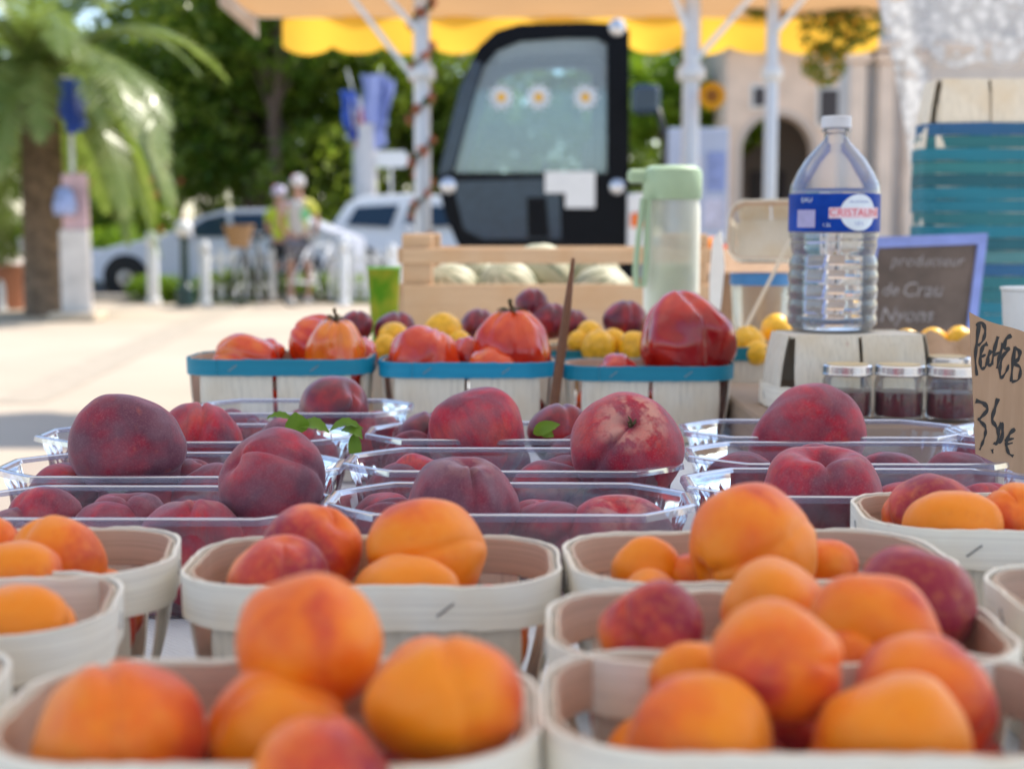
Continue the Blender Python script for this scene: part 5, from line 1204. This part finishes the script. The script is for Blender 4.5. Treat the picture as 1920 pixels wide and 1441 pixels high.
P2_ = [(0, .35), (.0, .75), (.12, .95), (.25, 1.05), (.55, 1.50), (.85, 1.62), (1.6, 1.66), (2.5, 1.60), (3.1, 1.25), (3.3, 1.05), (4.1, .92), (4.35, .75), (4.38, .35), (4.2, .26), (.2, .26)]
car(GX(592, 24.5), 25.3, P2_, 1.02, [[(.55, 1.12), (.72, 1.43), (1.45, 1.47), (1.30, 1.08)], [(1.52, 1.08), (1.62, 1.47), (2.4, 1.44), (2.95, 1.12)]], plain('white_paint_car', (.88, .88, .89), .5, .0, var=.03), 'white tall car parked behind the cyclists and the flower wrapped pole', wheels=(.85, 3.5), tr=.34, W=1.8)
# ------------------------------------------------------------------ cyclists and bicycles
def skin(name, joints, edges, mat, parent, sub=2):
    me = bpy.data.meshes.new(name); me.from_pydata([j[0] for j in joints], edges, []); o = bpy.data.objects.new(name, me); COL.objects.link(o)
    md = o.modifiers.new('s', 'SKIN'); md.use_smooth_shade = True; ms = o.modifiers.new('u', 'SUBSURF'); ms.levels = sub; ms.render_levels = sub
    for i, j in enumerate(joints):
        r = j[1]; me.skin_vertices[0].data[i].radius = r if hasattr(r, '__len__') else (r, r)
    me.skin_vertices[0].data[0].use_root = True
    bpy.context.view_layer.update(); m2 = bpy.data.meshes.new_from_object(o.evaluated_get(bpy.context.evaluated_depsgraph_get())); m2.name = name
    m2.materials.clear(); m2.materials.append(mat); m2.polygons.foreach_set('use_smooth', [True]*len(m2.polygons))
    o.modifiers.clear(); o.data = m2; o.parent = parent; return o
M_skin = plain('skin', (.50, .27, .19), .55, var=.06)
def person(x, y, rz, s, jersey, label, hair, lean=.0, helmet=None, patch=None, shorts=None):
    rt = empty('person', (x, y, 0), rz, label, 'person', 'cyclists standing by their bicycles'); rt.scale = (s, s, s); l = lean
    J = [((0, 0, .92), (.13, .10)), ((0, l*.3, 1.12), (.125, .09)), ((0, l*.7, 1.32), (.15, .105)), ((0, l, 1.44), (.075, .07)), ((0, l+.01, 1.53), .052), ((0, l+.02, 1.60), (.075, .085)), ((0, l+.015, 1.68), (.078, .092)), ((0, l+.01, 1.74), (.05, .06)),
         ((.10, 0, .86), .095), ((.115, -.03, .50), .062), ((.12, .03, .12), .04), ((.12, -.09, .05), .034), ((-.10, 0, .86), .095), ((-.115, -.05, .50), .062), ((-.12, .02, .12), .04), ((-.12, -.10, .05), .034),
         ((.19, l, 1.40), .055), ((.27, l-.04, 1.15), .042), ((.22, l-.26, 1.02), .032), ((.20, l-.33, 1.0), .028), ((-.19, l, 1.40), .055), ((-.27, l-.04, 1.15), .042), ((-.22, l-.26, 1.02), .032), ((-.20, l-.33, 1.0), .028)]
    E = [(0, 1), (1, 2), (2, 3), (3, 4), (4, 5), (5, 6), (6, 7), (0, 8), (8, 9), (9, 10), (10, 11), (0, 12), (12, 13), (13, 14), (14, 15), (3, 16), (16, 17), (17, 18), (18, 19), (3, 20), (20, 21), (21, 22), (22, 23)]
    for sx, hi in ((1, 19), (-1, 23)):      # fingers and thumb
        p = Vector(J[hi][0])
        for k, (dx, dz, ln) in enumerate(((-.022, 0, .07), (-.008, .004, .08), (.008, .003, .075), (.022, -.002, .06), (-.035, .02, .045))):
            a = len(J); J.append((tuple(p+Vector((dx, -.03 if k < 4 else .0, dz))), .009)); J.append((tuple(p+Vector((dx*1.2, -.03-ln*.5, dz-.012))), .008)); J.append((tuple(p+Vector((dx*1.2, -.035-ln*.7, dz-.04))), .007)); E += [(hi, a), (a, a+1), (a+1, a+2)]
    body = skin('body', J, E, M_skin, rt)
    f = MB(); f.ellip((0, l-.085, 1.645), (.014, .022, .022)); f.build('nose', M_skin, body, True)
    f = MB()
    for sx in (-1, 1): f.ellip((sx*.03, l-.066, 1.668), (.012, .008, .008), 10, 8)
    f.build('eyes', plain('eye_dark', (.03, .02, .02), .3), body, True)
    f = MB(); f.ellip((0, l-.066, 1.605), (.025, .008, .007)); f.build('mouth', plain('lips', (.40, .12, .10), .5), body, True)
    f = MB()
    for sx in (-1, 1): f.ellip((sx*.082, l+.02, 1.65), (.012, .02, .032))
    f.build('ears', M_skin, body, True)
    f = MB(); f.ellip((0, l+.03, 1.69), (.088, .100, .085)); f.build('hair', hair, body, True)
    JJ = [((0, 0, .90), (.155, .125)), ((0, l*.3, 1.12), (.145, .112)), ((0, l*.7, 1.32), (.172, .127)), ((0, l, 1.43), (.10, .085)), ((.19, l, 1.40), .072), ((.245, l-.025, 1.24), .060), ((-.19, l, 1.40), .072), ((-.245, l-.025, 1.24), .060)]
    jo = skin('jersey', JJ, [(0, 1), (1, 2), (2, 3), (3, 4), (4, 5), (3, 6), (6, 7)], jersey, rt)
    if patch:
        for (c, r_, m_) in patch: f = MB(); f.ellip(c, r_, 14, 8); f.build('jersey_panel', m_, jo, True)
    skin('shorts', [((0, 0, .93), (.15, .12)), ((.10, 0, .84), .112), ((.113, -.025, .58), .082), ((-.10, 0, .84), .112), ((-.113, -.04, .58), .082)], [(0, 1), (1, 2), (0, 3), (3, 4)], shorts or M_black, rt)
    for sx, yy in ((1, -.03), (-1, -.04)): f = MB(); f.ellip((sx*.12, yy, .045), (.052, .14, .05)); f.build('shoe', M_white, rt, True)
    if helmet:
        f = MB(); f.ellip((0, l+.02, 1.715), (.108, .135, .10), 20, 12); h_ = f.build('helmet', helmet, rt, True); f = MB(); f.box((.05, l+.02, 1.775), (.03, .2, .06), None, .012); f.build('helmet_stripe', M_hr, h_)
        f = MB(); f.box((-.06, l+.02, 1.765), (.03, .2, .06), None, .012); f.build('helmet_stripe', M_hb, h_)
    return rt
M_hr = plain('helmet_red', (.55, .04, .04), .4); M_hb = plain('helmet_navy', (.02, .03, .10), .4); M_hw = plain('helmet_white', (.70, .66, .66), .4)
def m_jersey():
    b_ = NB('bright_jersey'); s_ = b_.n('ShaderNodeSeparateXYZ', {0: b_.coord()}); b_.P(Base_Color=b_.ramp(b_.maprange(s_.outputs[0], -.3, .3), [(.0, (.60, .62, .05)), (.30, (.66, .60, .12)), (.42, (.60, .57, .54)), (.8, (.60, .54, .52)), (.95, (.6, .2, .14))]), Roughness=.7); return b_.m
M_gp = plain('green_panel', (.25, .66, .30), .7)
person(GX(562, 20.2), 20.2, R(185), 1.0, m_jersey(), 'cyclist seen from behind in a yellow and white jersey and striped helmet', M_black, .05, M_hw, [((-.10, .13, 1.26), (.07, .03, .09), M_gp), ((.13, .08, 1.40), (.06, .05, .05), plain('red_panel', (.66, .10, .04), .7)), ((0, .10, 1.42), (.08, .05, .05), M_white)], plain('grey_shorts', (.20, .19, .22), .7))
person(GX(530, 20.9), 20.9, R(160), .93, plain('lime_jersey', (.52, .62, .04), .7), 'second cyclist half hidden behind the first, in a lime yellow jersey and pale helmet', M_black, .03, plain('helmet_lilac', (.55, .50, .62), .4))
def bicycle(x, y, rz, lb, mat, basket=None):
    rt = empty('bicycle', (x, y, 0), rz, lb, 'bicycle', 'bicycles standing in the square')
    for cx_ in (-.52, .52):
        b = MB(); pts = [(cx_+.33*math.cos(a), 0, .34+.33*math.sin(a)) for a in [q*math.pi/14 for q in range(29)]]; b.tube(pts, .018, 6, False); wh = b.build('wheel', M_black, rt, True)
        b = MB()
        for q in range(10): a = q*math.pi/5; b.tube([(cx_, 0, .34), (cx_+.32*math.cos(a), 0, .34+.32*math.sin(a))], .002, 4)
        b.build('spokes', M_alloy, wh)
    b = MB(); A = (-.52, 0, .34); B_ = (.0, 0, .30); Cc = (-.14, 0, .82); D_ = (.38, 0, .84); F_ = (.52, 0, .34)
    for p, q in ((A, B_), (A, Cc), (B_, Cc), (Cc, D_), (B_, D_), (D_, F_)): b.tube([p, q], .017, 7)
    b.build('frame', mat, rt, True)
    b = MB(); b.box((-.17, 0, .93), (.25, .12, .05), None, .02); b.tube([Cc, (-.17, 0, .92)], .014, 6); b.build('saddle', M_black, rt)
    b = MB(); b.tube([D_, (.36, 0, .98), (.38, .0, 1.0)], .014, 6); b.tube([(.30, -.27, 1.0), (.38, -.1, 1.0), (.38, .1, 1.0), (.30, .27, 1.0)], .013, 6); b.build('handlebar', M_alloy, rt, True)
    b = MB(); b.tube([(0, -.12, .16), (0, -.06, .16), (0, -.04, .30), (0, .04, .30), (0, .06, .44), (0, .12, .44)], .012, 6); b.build('cranks', M_alloy, rt, True)
    if basket:
        b = MB(); b.lathe([(0, 0), (.13, 0), (.20, .28), (.215, .28), (.215, .31), (.19, .31), (.12, .02), (0, .02)], 20, (.58, 0, .80)); b.build('basket', basket, rt, 'auto')
    return rt
bicycle(GX(592, 19.9), 19.9, R(62), 'pale bicycle standing right in front of the cyclists', plain('pale_bike', (.62, .64, .68), .3))
bicycle(GX(478, 20.0), 20.0, R(-100), 'dark bicycle with a brown wicker basket left of the cyclists', plain('dark_bike', (.03, .03, .035), .4), plain('wicker', (.36, .21, .10), .9, sc_=30, var=.4))
# ------------------------------------------------------------------ houses
M_cream = plain('cream_render', (.80, .63, .50), .9, sc_=2.5, var=.12, bump=.1); M_grey_r = plain('grey_render', (.62, .57, .53), .9, sc_=2, var=.12); M_tile = plain('roof_tile', (.40, .20, .13), .85, sc_=6, var=.3, bump=.5)
M_dark = plain('dark_opening', (.05, .045, .05), .6)
HD = 24.; hs = empty('arched_house', (GX(1500, HD), HD, 0), 0, 'cream rendered house with a large open arch and a tiled roof edge', 'house')
def hx(px): return GX(px, HD)-GX(1500, HD)
def hz_(py): return Wp(960, py, HD).z
ax, ar = hx(1452), .60; zsp = hz_(285)
outer = [(hx(1356), 0), (hx(1356), hz_(150)), (hx(1356)+.01, 4.1)]; 
b = MB(); n = 20; xl, xr = hx(1356), hx(1660); top = 4.2
arc = [(ax+ar*math.cos(math.pi-math.pi*k/n), zsp+ar*math.sin(math.pi-math.pi*k/n)) for k in range(n+1)]
inner = [(ax-ar, 0)]+arc+[(ax+ar, 0)]
m = len(inner); outr = []
for k, (x, z_) in enumerate(inner):
    t = k/(m-1); outr.append((xl, 0) if k == 0 else (xr, 0) if k == m-1 else (xl+(xr-xl)*min(1, max(0, (x-ax+ar)/(2*ar)*1.0)), top))
vs = [(x, 0, z_) for x, z_ in outr]+[(x, 0, z_) for x, z_ in inner]+[(x, .4, z_) for x, z_ in inner]
b.add(vs, [(k, k+1, m+k+1, m+k) for k in range(m-1)]+[(m+k, m+k+1, 2*m+k+1, 2*m+k) for k in range(m-1)])
b.add([(xl, 0, 0), (xl, 6, 0), (xl, 6, top), (xl, 0, top), (xr, 0, 0), (xr, 6, 0), (xr, 6, top), (xr, 0, top)], [(0, 3, 2, 1), (4, 5, 6, 7), (1, 2, 6, 5)])
b.build('wall', M_cream, hs)
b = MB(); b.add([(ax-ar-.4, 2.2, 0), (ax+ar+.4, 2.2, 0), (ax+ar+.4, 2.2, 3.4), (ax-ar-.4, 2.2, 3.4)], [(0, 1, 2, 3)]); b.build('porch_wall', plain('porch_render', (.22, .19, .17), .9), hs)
b = MB(); b.box((ax+.22, 2.16, 1.05), (.62, .06, 2.1)); b.build('porch_door', M_dark, hs)
b = MB(); b.ring([(ax+(ar+.1)*math.cos(math.pi-math.pi*k/n), zsp+(ar+.1)*math.sin(math.pi-math.pi*k/n)) for k in range(n+1)]+[(ax+ar+.1, .6), (ax-ar-.1, .6)], [(x, z_) for x, z_ in arc]+[(ax+ar-.001, .6), (ax-ar+.001, .6)], -.04, -.003); b.build('arch_trim', plain('arch_stone', (.62, .52, .44), .85), hs)
for (px, py, w_, h_) in ((1422, 182, .30, .30), (1550, 200, .40, .55)):
    b = MB(); b.box((hx(px), -.01, hz_(py)), (w_+.1, .05, h_+.1)); wf = b.build('window', M_white, hs); b = MB(); b.box((hx(px), -.04, hz_(py)), (w_, .04, h_)); b.build('pane', M_dark, wf)
b = MB(); b.add([(xl-.35, -.35, top-.15), (xr+.3, -.35, top-.15), (xr+.3, 3, top+1.0), (xl-.35, 3, top+1.0), (xl-.35, -.35, top), (xr+.3, -.35, top), (xr+.3, 3, top+1.15), (xl-.35, 3, top+1.15)], [(0, 3, 2, 1), (4, 5, 6, 7), (0, 1, 5, 4), (0, 4, 7, 3), (1, 2, 6, 5)]); b.build('roof', M_tile, hs)
h2 = empty('grey_house', (GX(1760, 19), 19, 0), 0, 'grey rendered house with pilasters at the right behind the water bottle', 'house')
b = MB(); b.box((.55, .35, 3.2), (3.6, .7, 6.4)); b.build('wall', M_grey_r, h2)
for px in (1590, 1640, 1690):
    x = GX(px, 19)-GX(1760, 19)+.04; b = MB(); b.box((x, -.08, 1.6), (.20, .155, 3.2), None, .02); b.build('pilaster', M_cream, h2); b = MB(); b.box((x, -.10, 3.27), (.30, .2, .12), None, .02); b.build('capital', M_cream, h2)
b = MB(); b.box((.55, -.12, 3.42), (3.66, .3, .12), None, .02); b.build('cornice', M_cream, h2)
b = MB(); b.lathe([(.045, 0), (.045, 6.2)], 10, (GX(1612, 19)-GX(1760, 19), -.06, 0)); b.build('drainpipe', plain('zinc', (.12, .13, .15), .5), h2, True)
for (x, z_) in ((.6, 1.6), (1.7, 1.6), (.6, 4.6), (1.7, 4.6)):
    b = MB(); b.box((x, -.01, z_), (.66, .06, 1.26)); wf = b.build('window', M_white, h2); b = MB(); b.box((x, -.045, z_), (.54, .04, 1.12)); b.build('pane', M_dark, wf)
b = MB(); b.box((.55, .35, 6.46), (4.0, 1.2, .12)); b.build('roof', M_tile, h2)
# pale blue notice panels in front of the arched house
npn = empty('notice_panel', (GX(1305, 12.5), 12.5, 0), 0, 'pale blue notice panel with faded posters left of the arch', 'notice board')
xw = GX(1362, 12.5)-GX(1250, 12.5); zt = Wp(0, 240, 12.5).z; b = MB(); b.box((0, 0, (zt+.3)/2), (xw, .04, zt-.3), None, .01); pnl = b.build('panel', plain('pale_blue_sheet', (.42, .48, .62), .6, var=.06, sc_=4), npn)
for (px, py, w_, h_, c_) in ((1290, 320, .18, .24, (.58, .58, .66)), (1338, 322, .16, .34, (.22, .28, .52)), (1335, 400, .18, .26, (.50, .50, .62)), (1285, 400, .15, .2, (.30, .36, .58))):
    b = MB(); b.box((GX(px, 12.5)-GX(1305, 12.5), -.026, Wp(0, py, 12.5).z), (w_, .006, h_)); b.build('poster', plain('poster_%d' % px, c_, .6, var=.3, sc_=14), pnl)
for sx in (-1, 1):
    b = MB(); b.bar((sx*xw*.45, .03, 0), (sx*xw*.45, .03, zt), .04); b.build('leg', M_white, npn)

# ------------------------------------------------------------------ give repeats that share a label their place from the left
ORD = ['first', 'second', 'third', 'fourth', 'fifth', 'sixth', 'seventh', 'eighth', 'ninth', 'tenth']
by = {}
bpy.context.view_layer.update()
for o in list(COL.objects):
    if o.parent is None and o.get('label'): by.setdefault(o['label'], []).append(o)
for lab, os_ in by.items():
    if 1 < len(os_) <= 10:
        for i, o in enumerate(sorted(os_, key=lambda q: q.location.x/q.location.y)): o['label'] = lab+', '+ORD[i]+' from the left'
